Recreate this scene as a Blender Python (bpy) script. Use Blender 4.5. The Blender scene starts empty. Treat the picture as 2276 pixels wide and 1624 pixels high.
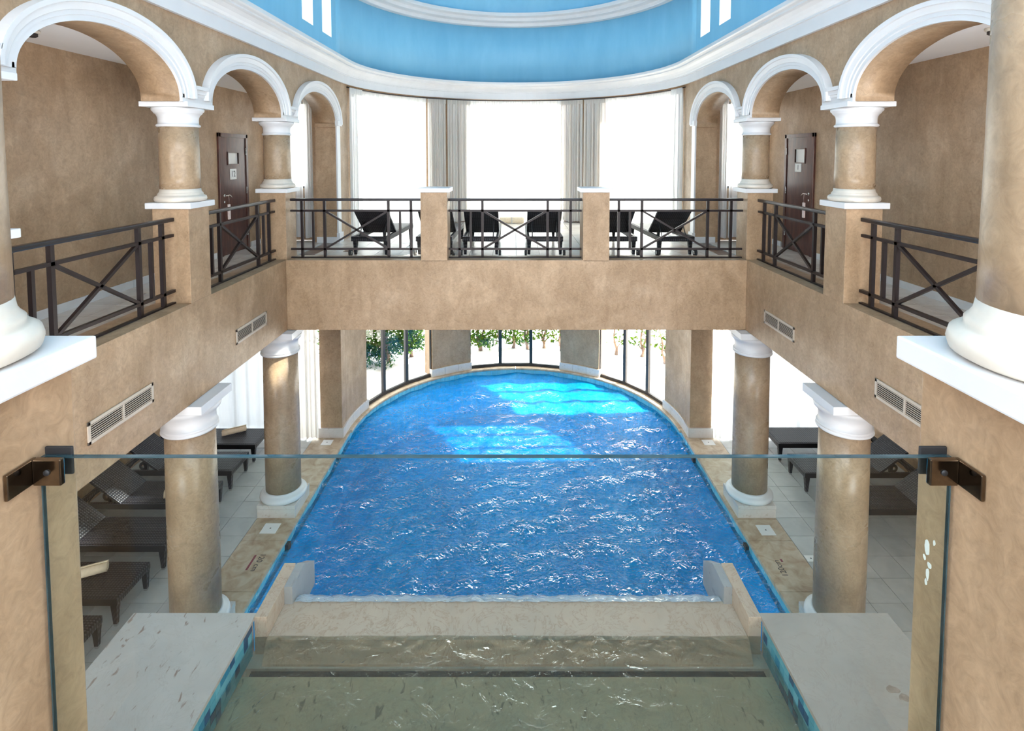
import bpy, bmesh, math, random
from mathutils import Vector, Matrix
random.seed(7)
PI = math.pi
C = bpy.context.scene.collection
sc = bpy.context.scene

# ------------------------------------------------------------------ camera
F_PX, PITCH, VPX, VPY = 1240.0, math.radians(3.2), 1143.0, 345.0
cam_d = bpy.data.cameras.new('camera'); cam = bpy.data.objects.new('camera', cam_d); C.objects.link(cam)
cam.location = (-0.035, 0.0, 5.71)
cam.rotation_euler = (PI/2 - PITCH, 0, 0)
cam_d.sensor_fit = 'HORIZONTAL'; cam_d.sensor_width = 36.0
cam_d.lens = 36.0 * F_PX / 2276.0
cy = VPY + F_PX * math.tan(PITCH)
cam_d.shift_x = -(VPX - 1138.0) / 2276.0
cam_d.shift_y = -(812.0 - cy) / 2276.0
cam_d.clip_start = 0.05; cam_d.clip_end = 300
sc.camera = cam

# ------------------------------------------------------------------ world, sun, exposure
w = bpy.data.worlds.new('sky_world'); sc.world = w; w.use_nodes = True
bg = w.node_tree.nodes['Background']
bg.inputs['Color'].default_value = (0.93, 0.965, 1.0, 1)
bg.inputs['Strength'].default_value = 7.0
sun_d = bpy.data.lights.new('sun', 'SUN'); sun = bpy.data.objects.new('sun', sun_d); C.objects.link(sun)
sun_d.energy = 28.0; sun_d.angle = math.radians(1.6); sun_d.color = (1.0, 0.95, 0.86)
sun.rotation_euler = Vector((-0.767, -0.023, -0.641)).to_track_quat('-Z', 'Y').to_euler()
sc.view_settings.view_transform = 'Standard'; sc.view_settings.look = 'None'
sc.view_settings.gamma = 1.0; sc.view_settings.use_curve_mapping = False
sc.view_settings.exposure = 0.64
try:
    sc.cycles.use_denoising = True
    sc.cycles.max_bounces = 10; sc.cycles.diffuse_bounces = 6; sc.cycles.glossy_bounces = 4
    sc.cycles.transparent_max_bounces = 16; sc.cycles.transmission_bounces = 8
    sc.cycles.sample_clamp_indirect = 6.0
    sc.cycles.caustics_reflective = False; sc.cycles.caustics_refractive = False
except Exception:
    pass

# ------------------------------------------------------------------ material helpers
M = {}
def nodes_of(name):
    m = bpy.data.materials.new(name); m.use_nodes = True
    nt = m.node_tree; nt.nodes.clear()
    out = nt.nodes.new('ShaderNodeOutputMaterial')
    return m, nt, out
def N(nt, t, **kw):
    n = nt.nodes.new(t)
    for k, v in kw.items():
        if hasattr(n, k): setattr(n, k, v)
        else: n.inputs[k].default_value = v
    return n
def coords(nt, scale=(1, 1, 1), kind='Object'):
    tc = N(nt, 'ShaderNodeTexCoord'); mp = N(nt, 'ShaderNodeMapping')
    mp.inputs['Scale'].default_value = scale
    nt.links.new(tc.outputs[kind], mp.inputs['Vector'])
    return mp.outputs['Vector']
def ramp(nt, fac, stops):
    r = N(nt, 'ShaderNodeValToRGB')
    el = r.color_ramp.elements
    while len(el) < len(stops): el.new(0.5)
    for e, (p, c) in zip(el, stops):
        e.position = p; e.color = (*c, 1)
    nt.links.new(fac, r.inputs['Fac'])
    return r.outputs['Color']
def noise(nt, vec, scale, detail=4, rough=0.55, dist=0.0):
    n = N(nt, 'ShaderNodeTexNoise')
    n.inputs['Scale'].default_value = scale; n.inputs['Detail'].default_value = detail
    n.inputs['Roughness'].default_value = rough; n.inputs['Distortion'].default_value = dist
    nt.links.new(vec, n.inputs['Vector'])
    return n.outputs['Fac']
def bump(nt, h, strength=0.3, dist=0.01):
    b = N(nt, 'ShaderNodeBump'); b.inputs['Strength'].default_value = strength; b.inputs['Distance'].default_value = dist
    nt.links.new(h, b.inputs['Height'])
    return b.outputs['Normal']
def mixc(nt, a, b, fac, mode='MIX'):
    m = N(nt, 'ShaderNodeMix', data_type='RGBA', blend_type=mode)
    for s, v in ((m.inputs[0], fac), (m.inputs[6], a), (m.inputs[7], b)):
        if hasattr(v, 'links') or isinstance(v, bpy.types.NodeSocket): nt.links.new(v, s)
        elif isinstance(v, (tuple, list)): s.default_value = (*v[:3], 1)
        else: s.default_value = v
    return m.outputs[2]
def principled(nt, out, col=None, rough=0.5, metal=0.0, spec=0.5, normal=None):
    p = N(nt, 'ShaderNodeBsdfPrincipled')
    if col is not None:
        if isinstance(col, bpy.types.NodeSocket): nt.links.new(col, p.inputs['Base Color'])
        else: p.inputs['Base Color'].default_value = (*col, 1)
    if isinstance(rough, bpy.types.NodeSocket): nt.links.new(rough, p.inputs['Roughness'])
    else: p.inputs['Roughness'].default_value = rough
    p.inputs['Metallic'].default_value = metal
    p.inputs['Specular IOR Level'].default_value = spec
    if normal is not None: nt.links.new(normal, p.inputs['Normal'])
    nt.links.new(p.outputs[0], out.inputs['Surface'])
    return p
def plain(name, col, rough=0.5, metal=0.0, spec=0.5, var=0.06, scale=6.0, bmp=0.0):
    m, nt, out = nodes_of(name)
    v = coords(nt)
    f = noise(nt, v, scale, 4)
    lo = tuple(c * (1 - var) for c in col); hi = tuple(min(1, c * (1 + var)) for c in col)
    c = ramp(nt, f, [(0.3, lo), (0.7, hi)])
    nrm = bump(nt, noise(nt, v, scale * 8, 3), bmp, 0.004) if bmp else None
    principled(nt, out, c, rough, metal, spec, nrm)
    M[name] = m
    return m
def plaster(name, lo, mid, hi, rough=0.42):
    m, nt, out = nodes_of(name)
    v = coords(nt, (1, 1, 1))
    big = noise(nt, v, 1.6, 5, 0.62, 0.6)
    vs = coords(nt, (2.2, 2.2, 0.7))
    streak = noise(nt, vs, 2.4, 4, 0.6, 0.9)
    fine = noise(nt, v, 16, 6, 0.7, 1.6)
    c = ramp(nt, big, [(0.28, lo), (0.5, mid), (0.72, hi)])
    c2 = ramp(nt, streak, [(0.3, tuple(x * 0.86 for x in mid)), (0.7, tuple(min(1, x * 1.12) for x in hi))])
    c = mixc(nt, c, c2, 0.4)
    f2 = ramp(nt, fine, [(0.32, (0.72, 0.705, 0.69)), (0.62, (1.08, 1.08, 1.08))])
    c = mixc(nt, c, f2, 0.8, 'MULTIPLY')
    r = ramp(nt, big, [(0.3, (rough + 0.15,) * 3), (0.7, (rough - 0.08,) * 3)])
    nrm = bump(nt, fine, 0.16, 0.006)
    principled(nt, out, c, r, 0, 0.45, nrm)
    M[name] = m
plaster('plaster', (0.255, 0.158, 0.084), (0.36, 0.234, 0.136), (0.47, 0.328, 0.207))
plaster('plaster_column', (0.23, 0.152, 0.088), (0.325, 0.225, 0.138), (0.435, 0.318, 0.21), 0.28)
plain('white_trim', (0.66, 0.655, 0.66), 0.35, var=0.03, scale=3)
plain('white_ceiling', (0.82, 0.80, 0.79), 0.7, var=0.02, scale=2)
plain('cream_base', (0.62, 0.56, 0.48), 0.4, var=0.07, scale=8)
plain('rail_metal', (0.016, 0.010, 0.011), 0.4, 0.2, 0.5, var=0.2, scale=14)
plain('rail_top', (0.012, 0.010, 0.013), 0.28, 0.2, 0.6, var=0.2, scale=30)
plain('window_frame', (0.022, 0.018, 0.018), 0.4, 0.1, var=0.1)
plain('chrome', (0.75, 0.74, 0.72), 0.18, 1.0, var=0.03)
plain('white_plastic', (0.82, 0.82, 0.80), 0.4, var=0.02)
plain('black_print', (0.02, 0.02, 0.025), 0.5, var=0.05)
plain('red_print', (0.22, 0.03, 0.05), 0.5, var=0.2, scale=40)
plain('towel', (0.80, 0.66, 0.48), 0.9, var=0.08, scale=30, bmp=0.6)
plain('rubber', (0.02, 0.02, 0.022), 0.6)
plain('vent_paint', (0.50, 0.42, 0.34), 0.45, var=0.05)
plain('vent_dark', (0.03, 0.022, 0.02), 0.8)
plain('skirting', (0.66, 0.65, 0.64), 0.3, var=0.06, scale=5)
plain('grout', (0.36, 0.35, 0.33), 0.8, var=0.08, scale=12)
plain('dark_tile', (0.16, 0.095, 0.065), 0.35, var=0.2, scale=9)
plain('bark', (0.20, 0.13, 0.085), 0.85, var=0.25, scale=14, bmp=0.8)
plain('landing_stone', (0.05, 0.038, 0.03), 0.5, var=0.15, scale=5)  # unseen floor, kept near black to cut its haze in the glass
plain('print_stain', (0.36, 0.29, 0.235), 0.5, var=0.2, scale=25)
plain('concrete', (0.55, 0.55, 0.55), 0.7, var=0.06)
plain('key_tag', (0.85, 0.70, 0.66), 0.6, var=0.1, scale=30)
plain('detector', (0.62, 0.56, 0.48), 0.5, var=0.05)

def tile_mat(name, lo, mid, hi, rough=0.32, sc_=3.0, relief=0.25):
    m, nt, out = nodes_of(name)
    oi = N(nt, 'ShaderNodeObjectInfo')
    v = coords(nt)
    add = N(nt, 'ShaderNodeVectorMath', operation='ADD')
    nt.links.new(v, add.inputs[0]); nt.links.new(oi.outputs['Location'], add.inputs[1])
    f = noise(nt, add.outputs[0], sc_, 6, 0.6, 0.8)
    c = ramp(nt, f, [(0.28, lo), (0.5, mid), (0.72, hi)])
    rnd = ramp(nt, oi.outputs['Random'], [(0.0, (0.90, 0.90, 0.90)), (1.0, (1.04, 1.04, 1.04))])
    c = mixc(nt, c, rnd, 1.0, 'MULTIPLY')
    nrm = bump(nt, noise(nt, add.outputs[0], sc_ * 2, 5, 0.6, 2.0), relief, 0.008)
    principled(nt, out, c, rough, 0, 0.5, nrm)
    M[name] = m
tile_mat('floor_tile', (0.40, 0.41, 0.405), (0.46, 0.475, 0.465), (0.52, 0.53, 0.52))
tile_mat('gallery_tile', (0.56, 0.50, 0.44), (0.64, 0.585, 0.52), (0.70, 0.65, 0.59), 0.25, 3.0, 0.05)
tile_mat('travertine', (0.33, 0.215, 0.13), (0.49, 0.375, 0.255), (0.60, 0.50, 0.38), 0.45, 5.0, 0.3)
tile_mat('waterline_tile', (0.10, 0.42, 0.56), (0.14, 0.50, 0.64), (0.18, 0.56, 0.70), 0.15, 5.0, 0.02)
for nm, cc in (('mosaic_navy', (0.01, 0.10, 0.24)), ('mosaic_blue', (0.02, 0.27, 0.46)), ('mosaic_sky', (0.16, 0.52, 0.66)), ('mosaic_teal', (0.10, 0.44, 0.58))):
    tile_mat(nm, tuple(x * 0.9 for x in cc), cc, tuple(min(1, x * 1.1) for x in cc), 0.15, 8, 0.02)

def marble(name, base, speck, vein, rough=0.3):
    m, nt, out = nodes_of(name)
    v = coords(nt)
    big = noise(nt, v, 3.0, 5, 0.6, 0.5)
    c = ramp(nt, big, [(0.3, tuple(x * 0.88 for x in base)), (0.7, base)])
    vs = coords(nt, (5.4, 2.2, 5.4)); 
    mp = nt.nodes[-1]; mp.inputs['Rotation'].default_value = (0, 0, 0.9)
    sp = noise(nt, vs, 3.2, 3, 0.55, 0.6)
    mask = ramp(nt, sp, [(0.62, (0, 0, 0)), (0.70, (1, 1, 1))])
    c = mixc(nt, c, speck, mask)
    vn = noise(nt, v, 2.2, 8, 0.7, 2.5)
    vm = ramp(nt, vn, [(0.485, (0, 0, 0)), (0.5, (0.55, 0.55, 0.55)), (0.515, (0, 0, 0))])
    c = mixc(nt, c, vein, vm)
    principled(nt, out, c, rough, 0, 0.5, bump(nt, sp, 0.05, 0.003))
    M[name] = m
marble('marble_white', (0.56, 0.53, 0.50), (0.30, 0.22, 0.18), (0.45, 0.40, 0.36))
marble('marble_beige', (0.50, 0.45, 0.40), (0.46, 0.40, 0.35), (0.40, 0.34, 0.29))
marble('marble_pink', (0.62, 0.49, 0.39), (0.52, 0.40, 0.31), (0.34, 0.20, 0.13), 0.25)
marble('basin_stone', (0.70, 0.60, 0.44), (0.34, 0.29, 0.22), (0.36, 0.32, 0.26), 0.35)
marble('plinth_stone', (0.62, 0.58, 0.54), (0.50, 0.42, 0.36), (0.48, 0.42, 0.37), 0.35)
marble('grey_granite', (0.42, 0.43, 0.44), (0.30, 0.30, 0.31), (0.34, 0.34, 0.34), 0.4)

def blue_paint():
    m, nt, out = nodes_of('blue_paint')
    v = coords(nt, (1.2, 1.2, 0.35))
    f = noise(nt, v, 2.2, 5, 0.6, 0.3)
    c = ramp(nt, f, [(0.3, (0.185, 0.465, 0.665)), (0.7, (0.225, 0.52, 0.715))])
    principled(nt, out, c, 0.5, 0, 0.4, bump(nt, noise(nt, coords(nt), 30, 3), 0.05, 0.004))
    M['blue_paint'] = m
blue_paint()
def wood():
    m, nt, out = nodes_of('door_wood')
    v = coords(nt, (9, 9, 0.9))
    f = noise(nt, v, 2.0, 7, 0.65, 1.4)
    c = ramp(nt, f, [(0.25, (0.022, 0.006, 0.006)), (0.5, (0.075, 0.024, 0.018)), (0.75, (0.17, 0.065, 0.045))])
    principled(nt, out, c, 0.28, 0, 0.6)
    M['door_wood'] = m
wood()
def weave():
    m, nt, out = nodes_of('rattan_weave')
    def wv(sx, sy, sz, sc2):
        t = N(nt, 'ShaderNodeTexWave', wave_type='BANDS', bands_direction='DIAGONAL')
        t.inputs['Scale'].default_value = sc2; t.inputs['Distortion'].default_value = 0.25
        nt.links.new(coords(nt, (sx, sy, sz)), t.inputs['Vector'])
        return t.outputs['Fac']
    a = wv(1, 0, 0.6, 16); b = wv(0, 1, 0, 18)
    mul = N(nt, 'ShaderNodeMath', operation='MULTIPLY')
    nt.links.new(a, mul.inputs[0]); nt.links.new(b, mul.inputs[1])
    big = noise(nt, coords(nt, (1, 9, 1)), 1.6, 3)
    c = ramp(nt, mul.outputs[0], [(0.05, (0.002, 0.002, 0.004)), (0.35, (0.011, 0.012, 0.018)), (0.85, (0.034, 0.034, 0.042))])
    c2 = ramp(nt, big, [(0.35, (0.7, 0.75, 0.9)), (0.65, (1.3, 1.15, 1.1))])
    c = mixc(nt, c, c2, 0.8, 'MULTIPLY')
    principled(nt, out, c, 0.42, 0, 0.4, bump(nt, mul.outputs[0], 0.6, 0.008))
    M['rattan_weave'] = m
weave()
def glass(name, tint, refl=0.08):
    m, nt, out = nodes_of(name)
    tr = N(nt, 'ShaderNodeBsdfTransparent'); tr.inputs['Color'].default_value = (*tint, 1)
    gl = N(nt, 'ShaderNodeBsdfGlossy'); gl.inputs['Roughness'].default_value = 0.02
    # a thin sheet: both faces reflect as the outer face does
    ge = N(nt, 'ShaderNodeNewGeometry'); mr = N(nt, 'ShaderNodeMapRange')
    mr.inputs['To Min'].default_value = 1.36; mr.inputs['To Max'].default_value = 1/1.36
    nt.links.new(ge.outputs['Backfacing'], mr.inputs['Value'])
    lw = N(nt, 'ShaderNodeFresnel'); nt.links.new(mr.outputs[0], lw.inputs['IOR'])
    mx = N(nt, 'ShaderNodeMixShader')
    nt.links.new(lw.outputs[0], mx.inputs[0]); nt.links.new(tr.outputs[0], mx.inputs[1]); nt.links.new(gl.outputs[0], mx.inputs[2])
    nt.links.new(mx.outputs[0], out.inputs['Surface'])
    M[name] = m
glass('window_glass', (0.96, 0.98, 0.97))
glass('guard_glass', (0.93, 0.965, 0.95))
def edge_glass():
    m, nt, out = nodes_of('glass_edge')
    v = coords(nt); f = noise(nt, v, 8, 3)
    c = ramp(nt, f, [(0.3, (0.02, 0.045, 0.055)), (0.7, (0.045, 0.08, 0.09))])
    principled(nt, out, c, 0.08, 0, 0.6)
    M['glass_edge'] = m
edge_glass()
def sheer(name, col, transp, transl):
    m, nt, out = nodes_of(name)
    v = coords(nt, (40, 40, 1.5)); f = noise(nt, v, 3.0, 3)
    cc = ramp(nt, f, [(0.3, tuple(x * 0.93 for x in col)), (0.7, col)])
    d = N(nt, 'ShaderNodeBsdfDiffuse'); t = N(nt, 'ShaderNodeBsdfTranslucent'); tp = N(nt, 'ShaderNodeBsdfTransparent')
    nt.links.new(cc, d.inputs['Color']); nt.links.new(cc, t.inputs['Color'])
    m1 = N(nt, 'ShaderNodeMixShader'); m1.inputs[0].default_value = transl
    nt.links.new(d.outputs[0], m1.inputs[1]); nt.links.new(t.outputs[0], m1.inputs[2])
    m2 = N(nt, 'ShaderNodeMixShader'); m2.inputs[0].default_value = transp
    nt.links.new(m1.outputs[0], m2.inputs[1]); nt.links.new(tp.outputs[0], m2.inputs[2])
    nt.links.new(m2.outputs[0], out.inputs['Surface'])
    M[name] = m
sheer('sheer_fabric', (0.88, 0.88, 0.87), 0.05, 0.40)
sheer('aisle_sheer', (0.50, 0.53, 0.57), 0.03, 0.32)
sheer('curtain_fabric', (0.78, 0.74, 0.69), 0.03, 0.3)
def leaf(name, lo, hi):
    m, nt, out = nodes_of(name)
    v = coords(nt); f = noise(nt, v, 6, 3)
    cc = ramp(nt, f, [(0.3, lo), (0.7, hi)])
    d = N(nt, 'ShaderNodeBsdfDiffuse'); t = N(nt, 'ShaderNodeBsdfTranslucent')
    nt.links.new(cc, d.inputs['Color']); nt.links.new(cc, t.inputs['Color'])
    m1 = N(nt, 'ShaderNodeMixShader'); m1.inputs[0].default_value = 0.5
    nt.links.new(d.outputs[0], m1.inputs[1]); nt.links.new(t.outputs[0], m1.inputs[2])
    nt.links.new(m1.outputs[0], out.inputs['Surface'])
    M[name] = m
leaf('leaf_bright', (0.02, 0.055, 0.005), (0.075, 0.125, 0.010))
leaf('leaf_dark', (0.015, 0.055, 0.010), (0.06, 0.13, 0.022))
def sand():
    m, nt, out = nodes_of('sand')
    f = noise(nt, coords(nt), 1.5, 7, 0.65)
    c = ramp(nt, f, [(0.3, (0.45, 0.38, 0.32)), (0.6, (0.72, 0.69, 0.66))])
    principled(nt, out, c, 0.9, 0, 0.2, bump(nt, f, 0.5, 0.05))
    M['sand'] = m
sand()
def water(name, diff, tint, fac, wave_scale, strength, dist, rough=0.02):
    m, nt, out = nodes_of(name)
    v = coords(nt)
    n1 = noise(nt, v, wave_scale, 3, 0.5, 1.8)
    n2 = noise(nt, v, wave_scale * 2.7, 2, 0.5, 1.0)
    ad = N(nt, 'ShaderNodeMath', operation='MULTIPLY_ADD'); ad.inputs[1].default_value = 0.35
    nt.links.new(n2, ad.inputs[0]); nt.links.new(n1, ad.inputs[2])
    nrm = bump(nt, ad.outputs[0], strength, dist)
    tr = N(nt, 'ShaderNodeBsdfTransparent'); tr.inputs['Color'].default_value = (*tint, 1)
    df = N(nt, 'ShaderNodeBsdfDiffuse')
    big = noise(nt, v, 0.5, 3)
    nt.links.new(ramp(nt, big, [(0.3, tuple(x * 0.85 for x in diff)), (0.7, diff)]), df.inputs['Color'])
    m1 = N(nt, 'ShaderNodeMixShader'); m1.inputs[0].default_value = fac
    nt.links.new(tr.outputs[0], m1.inputs[1]); nt.links.new(df.outputs[0], m1.inputs[2])
    gl = N(nt, 'ShaderNodeBsdfGlossy'); gl.inputs['Roughness'].default_value = rough
    nt.links.new(nrm, gl.inputs['Normal'])
    fr = N(nt, 'ShaderNodeFresnel'); fr.inputs['IOR'].default_value = 1.33
    nt.links.new(nrm, fr.inputs['Normal'])
    mx = N(nt, 'ShaderNodeMixShader')
    nt.links.new(fr.outputs[0], mx.inputs[0]); nt.links.new(m1.outputs[0], mx.inputs[1]); nt.links.new(gl.outputs[0], mx.inputs[2])
    nt.links.new(mx.outputs[0], out.inputs['Surface'])
    M[name] = m
water('pool_water', (0.0, 0.36, 0.80), (0.01, 0.74, 0.99), 0.30, 6.5, 1.0, 0.09)
water('basin_water', (0.37, 0.33, 0.25), (0.92, 0.885, 0.79), 0.12, 4.0, 0.8, 0.06, 0.03)
water('falling_water', (0.75, 0.82, 0.90), (0.85, 0.93, 1.0), 0.55, 9.0, 0.9, 0.03, 0.05)
def pool_floor():
    m, nt, out = nodes_of('pool_tile')
    br = N(nt, 'ShaderNodeTexBrick'); br.offset = 0
    br.inputs['Scale'].default_value = 1.0; br.inputs['Brick Width'].default_value = 0.13; br.inputs['Row Height'].default_value = 0.13
    br.inputs['Mortar Size'].default_value = 0.006
    br.inputs['Color1'].default_value = (0.003, 0.54, 0.90, 1); br.inputs['Color2'].default_value = (0.004, 0.58, 0.92, 1)
    br.inputs['Mortar'].default_value = (0.30, 0.60, 0.75, 1)
    nt.links.new(coords(nt), br.inputs['Vector'])
    principled(nt, out, br.outputs['Color'], 0.3)
    M['pool_tile'] = m
pool_floor()
def steel():
    m, nt, out = nodes_of('bracket_steel')
    f = noise(nt, coords(nt), 20, 4)
    c = ramp(nt, f, [(0.3, (0.14, 0.11, 0.085)), (0.7, (0.26, 0.21, 0.16))])
    principled(nt, out, c, 0.12, 1.0, 0.5)
    M['bracket_steel'] = m
steel()

# ------------------------------------------------------------------ mesh helpers
class MB:
    def __init__(s): s.bm = bmesh.new()
    def box(s, x0, x1, y0, y1, z0, z1, bev=0.0):
        b = bmesh.new()
        vs = [b.verts.new((x, y, z)) for x in (x0, x1) for y in (y0, y1) for z in (z0, z1)]
        for f in ((0, 1, 3, 2), (4, 6, 7, 5), (0, 4, 5, 1), (2, 3, 7, 6), (0, 2, 6, 4), (1, 5, 7, 3)):
            b.faces.new([vs[i] for i in f])
        bmesh.ops.recalc_face_normals(b, faces=b.faces)
        if bev: bmesh.ops.bevel(b, geom=list(b.edges), offset=bev, segments=2, affect='EDGES', profile=0.6)
        s.join(b); return s
    def join(s, b, mat=None):
        if mat is not None: bmesh.ops.transform(b, matrix=mat, verts=b.verts)
        mp = {v: s.bm.verts.new(v.co) for v in b.verts}
        for f in b.faces:
            try: s.bm.faces.new([mp[v] for v in f.verts]).smooth = f.smooth
            except ValueError: pass
        b.free()
    def bar(s, p, q, w, h, up=(0, 0, 1), bev=0.0):
        p, q = Vector(p), Vector(q); d = (q - p); L = d.length; d.normalize()
        u = Vector(up); side = d.cross(u)
        if side.length < 1e-5: side = d.cross(Vector((0, 1, 0)))
        side.normalize(); u = side.cross(d)
        t = MB().box(0, L, -w/2, w/2, -h/2, h/2, bev)
        s.join(t.bm, Matrix(((d.x, side.x, u.x, p.x), (d.y, side.y, u.y, p.y), (d.z, side.z, u.z, p.z), (0, 0, 0, 1))))
        return s
    def taper(s, p, q, w0, w1):
        p, q = Vector(p), Vector(q)
        vs = []
        for c, w_ in ((p, w0), (q, w1)):
            for dx, dy in ((-1, -1), (1, -1), (1, 1), (-1, 1)):
                vs.append(s.bm.verts.new((c.x + dx*w_/2, c.y + dy*w_/2, c.z)))
        for i in range(4): s.bm.faces.new((vs[i], vs[(i+1) % 4], vs[4+(i+1) % 4], vs[4+i]))
        s.bm.faces.new(vs[:4]); s.bm.faces.new(vs[4:])
        return s
    def lathe(s, prof, cx=0, cy=0, n=40, z0=0.0, caps=True):
        rings = []
        for r, z in prof:
            rings.append([s.bm.verts.new((cx + r*math.cos(2*PI*i/n), cy + r*math.sin(2*PI*i/n), z0 + z)) for i in range(n)])
        for a, b in zip(rings, rings[1:]):
            for i in range(n):
                s.bm.faces.new((a[i], a[(i+1) % n], b[(i+1) % n], b[i])).smooth = True
        if caps: s.bm.faces.new(rings[0][::-1]); s.bm.faces.new(rings[-1])
        return s
    def tube(s, pts, r, n=8):
        pts = [Vector(p) for p in pts]; rings = []
        for i, p in enumerate(pts):
            d = (pts[min(i+1, len(pts)-1)] - pts[max(i-1, 0)]).normalized()
            a = d.cross(Vector((0, 0, 1)))
            if a.length < 1e-4: a = d.cross(Vector((0, 1, 0)))
            a.normalize(); b = d.cross(a)
            rr = r[i] if isinstance(r, (list, tuple)) else r
            rings.append([s.bm.verts.new(p + a*rr*math.cos(2*PI*k/n) + b*rr*math.sin(2*PI*k/n)) for k in range(n)])
        for a, b in zip(rings, rings[1:]):
            for i in range(n): s.bm.faces.new((a[i], a[(i+1) % n], b[(i+1) % n], b[i])).smooth = True
        s.bm.faces.new(rings[0][::-1]); s.bm.faces.new(rings[-1])
        return s
    def prism(s, poly, axis, a0, a1):
        # poly in the two other axes, extruded along axis
        def P(u, v, t):
            return {'x': (t, u, v), 'y': (u, t, v), 'z': (u, v, t)}[axis]
        A = [s.bm.verts.new(P(u, v, a0)) for u, v in poly]; B = [s.bm.verts.new(P(u, v, a1)) for u, v in poly]
        n = len(poly)
        for i in range(n): s.bm.faces.new((A[i], A[(i+1) % n], B[(i+1) % n], B[i]))
        s.bm.faces.new(A[::-1]); s.bm.faces.new(B)
        return s
    def sweep(s, path, prof, closed=True, smooth=False):
        # path: [(x, y, nx, ny)] n = unit normal into the room; prof: [(p, z)]
        rows = [[s.bm.verts.new((x + nx*p, y + ny*p, z)) for p, z in prof] for x, y, nx, ny in path]
        m = len(prof)
        for a, b in zip(rows, rows[1:]):
            for i in range(m if closed else m-1):
                s.bm.faces.new((a[i], a[(i+1) % m], b[(i+1) % m], b[i])).smooth = smooth
        if closed:
            s.bm.faces.new(rows[0]); s.bm.faces.new(rows[-1][::-1])
        return s
    def mesh(s, name, mat):
        bmesh.ops.recalc_face_normals(s.bm, faces=s.bm.faces)
        if name.endswith('_water') and sum(f.normal.z for f in s.bm.faces) < 0: bmesh.ops.reverse_faces(s.bm, faces=s.bm.faces)
        me = bpy.data.meshes.new(name); s.bm.to_mesh(me); s.bm.free()
        me.materials.append(M[mat] if isinstance(mat, str) else mat)
        return me
    def build(s, name, mat, parent=None, **kw):
        o = bpy.data.objects.new(name, s.mesh(name, mat)); C.objects.link(o)
        if parent is not None: o.parent = parent
        return tag(o, **kw)
def tag(o, label=None, cat=None, group=None, kind=None):
    for k, v in (('label', label), ('category', cat), ('group', group), ('kind', kind)):
        if v: o[k] = v
    return o
def empty(name, loc=(0, 0, 0), rz=0.0, **kw):
    o = bpy.data.objects.new(name, None); C.objects.link(o)
    o.location = loc; o.rotation_euler = (0, 0, rz); o.empty_display_size = 0.2
    return tag(o, **kw)
def copy_tree(o, parent=None):
    c = o.copy(); C.objects.link(c)
    if parent is not None: c.parent = parent
    for ch in list(o.children): copy_tree(ch, c)
    return c
def inst(name, me, loc, parent, rot=(0, 0, 0), scale=(1, 1, 1)):
    o = bpy.data.objects.new(name, me); C.objects.link(o)
    o.location = loc; o.rotation_euler = rot; o.scale = scale; o.parent = parent
    return o
def box(name, mat, parent, *a, bev=0.0, **kw):
    return MB().box(*a, bev=bev).build(name, mat, parent, **kw)

# ------------------------------------------------------------------ key dimensions (metres, pool deck = 0)
W = 3.615            # half width of the hall between the arcades
T = 0.415            # arcade thickness
XO = 5.15            # gallery outer wall
XL = 7.05            # aisle outer wall on the lower floor
GF, CURB, BB = 3.94, 4.07, 2.96   # gallery floor, curb top, underside of gallery
YB = -2.6            # hall runs on behind the camera
COLS = (3.72, 6.31, 8.91)
ARCH = ((4.02, 6.01), (6.61, 8.61), (9.21, 11.22))
SPR, RISE = 6.33, 0.52
ZC0, ZC1 = 7.20, 7.63             # cornice
ZR = 9.11                         # ring moulding
CEIL = 6.90
XC, YCIR = 11.35, 11.30
YCROSS = 8.66
def upath(y0=YB, a=W, b=3.80, yc=XC, n=40):
    p = [(-a, y0, 1, 0), (-a, (y0+yc)/2, 1, 0)]
    for i in range(n+1):
        t = PI - PI*i/n
        x, y = a*math.cos(t), yc + b*math.sin(t)
        nx, ny = -math.cos(t)/a, -math.sin(t)/b
        L = math.hypot(nx, ny); p.append((x, y, nx/L, ny/L))
    p += [(a, (y0+yc)/2, -1, 0), (a, y0, -1, 0)]
    return p
def arcpath(r, d0, d1, n, yc=YCIR):
    # degrees measured from +Y, positive to the right; normal towards centre
    out = []
    for i in range(n+1):
        t = math.radians(d0 + (d1-d0)*i/n)
        out.append((r*math.sin(t), yc + r*math.cos(t), -math.sin(t), -math.cos(t)))
    return out

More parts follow.
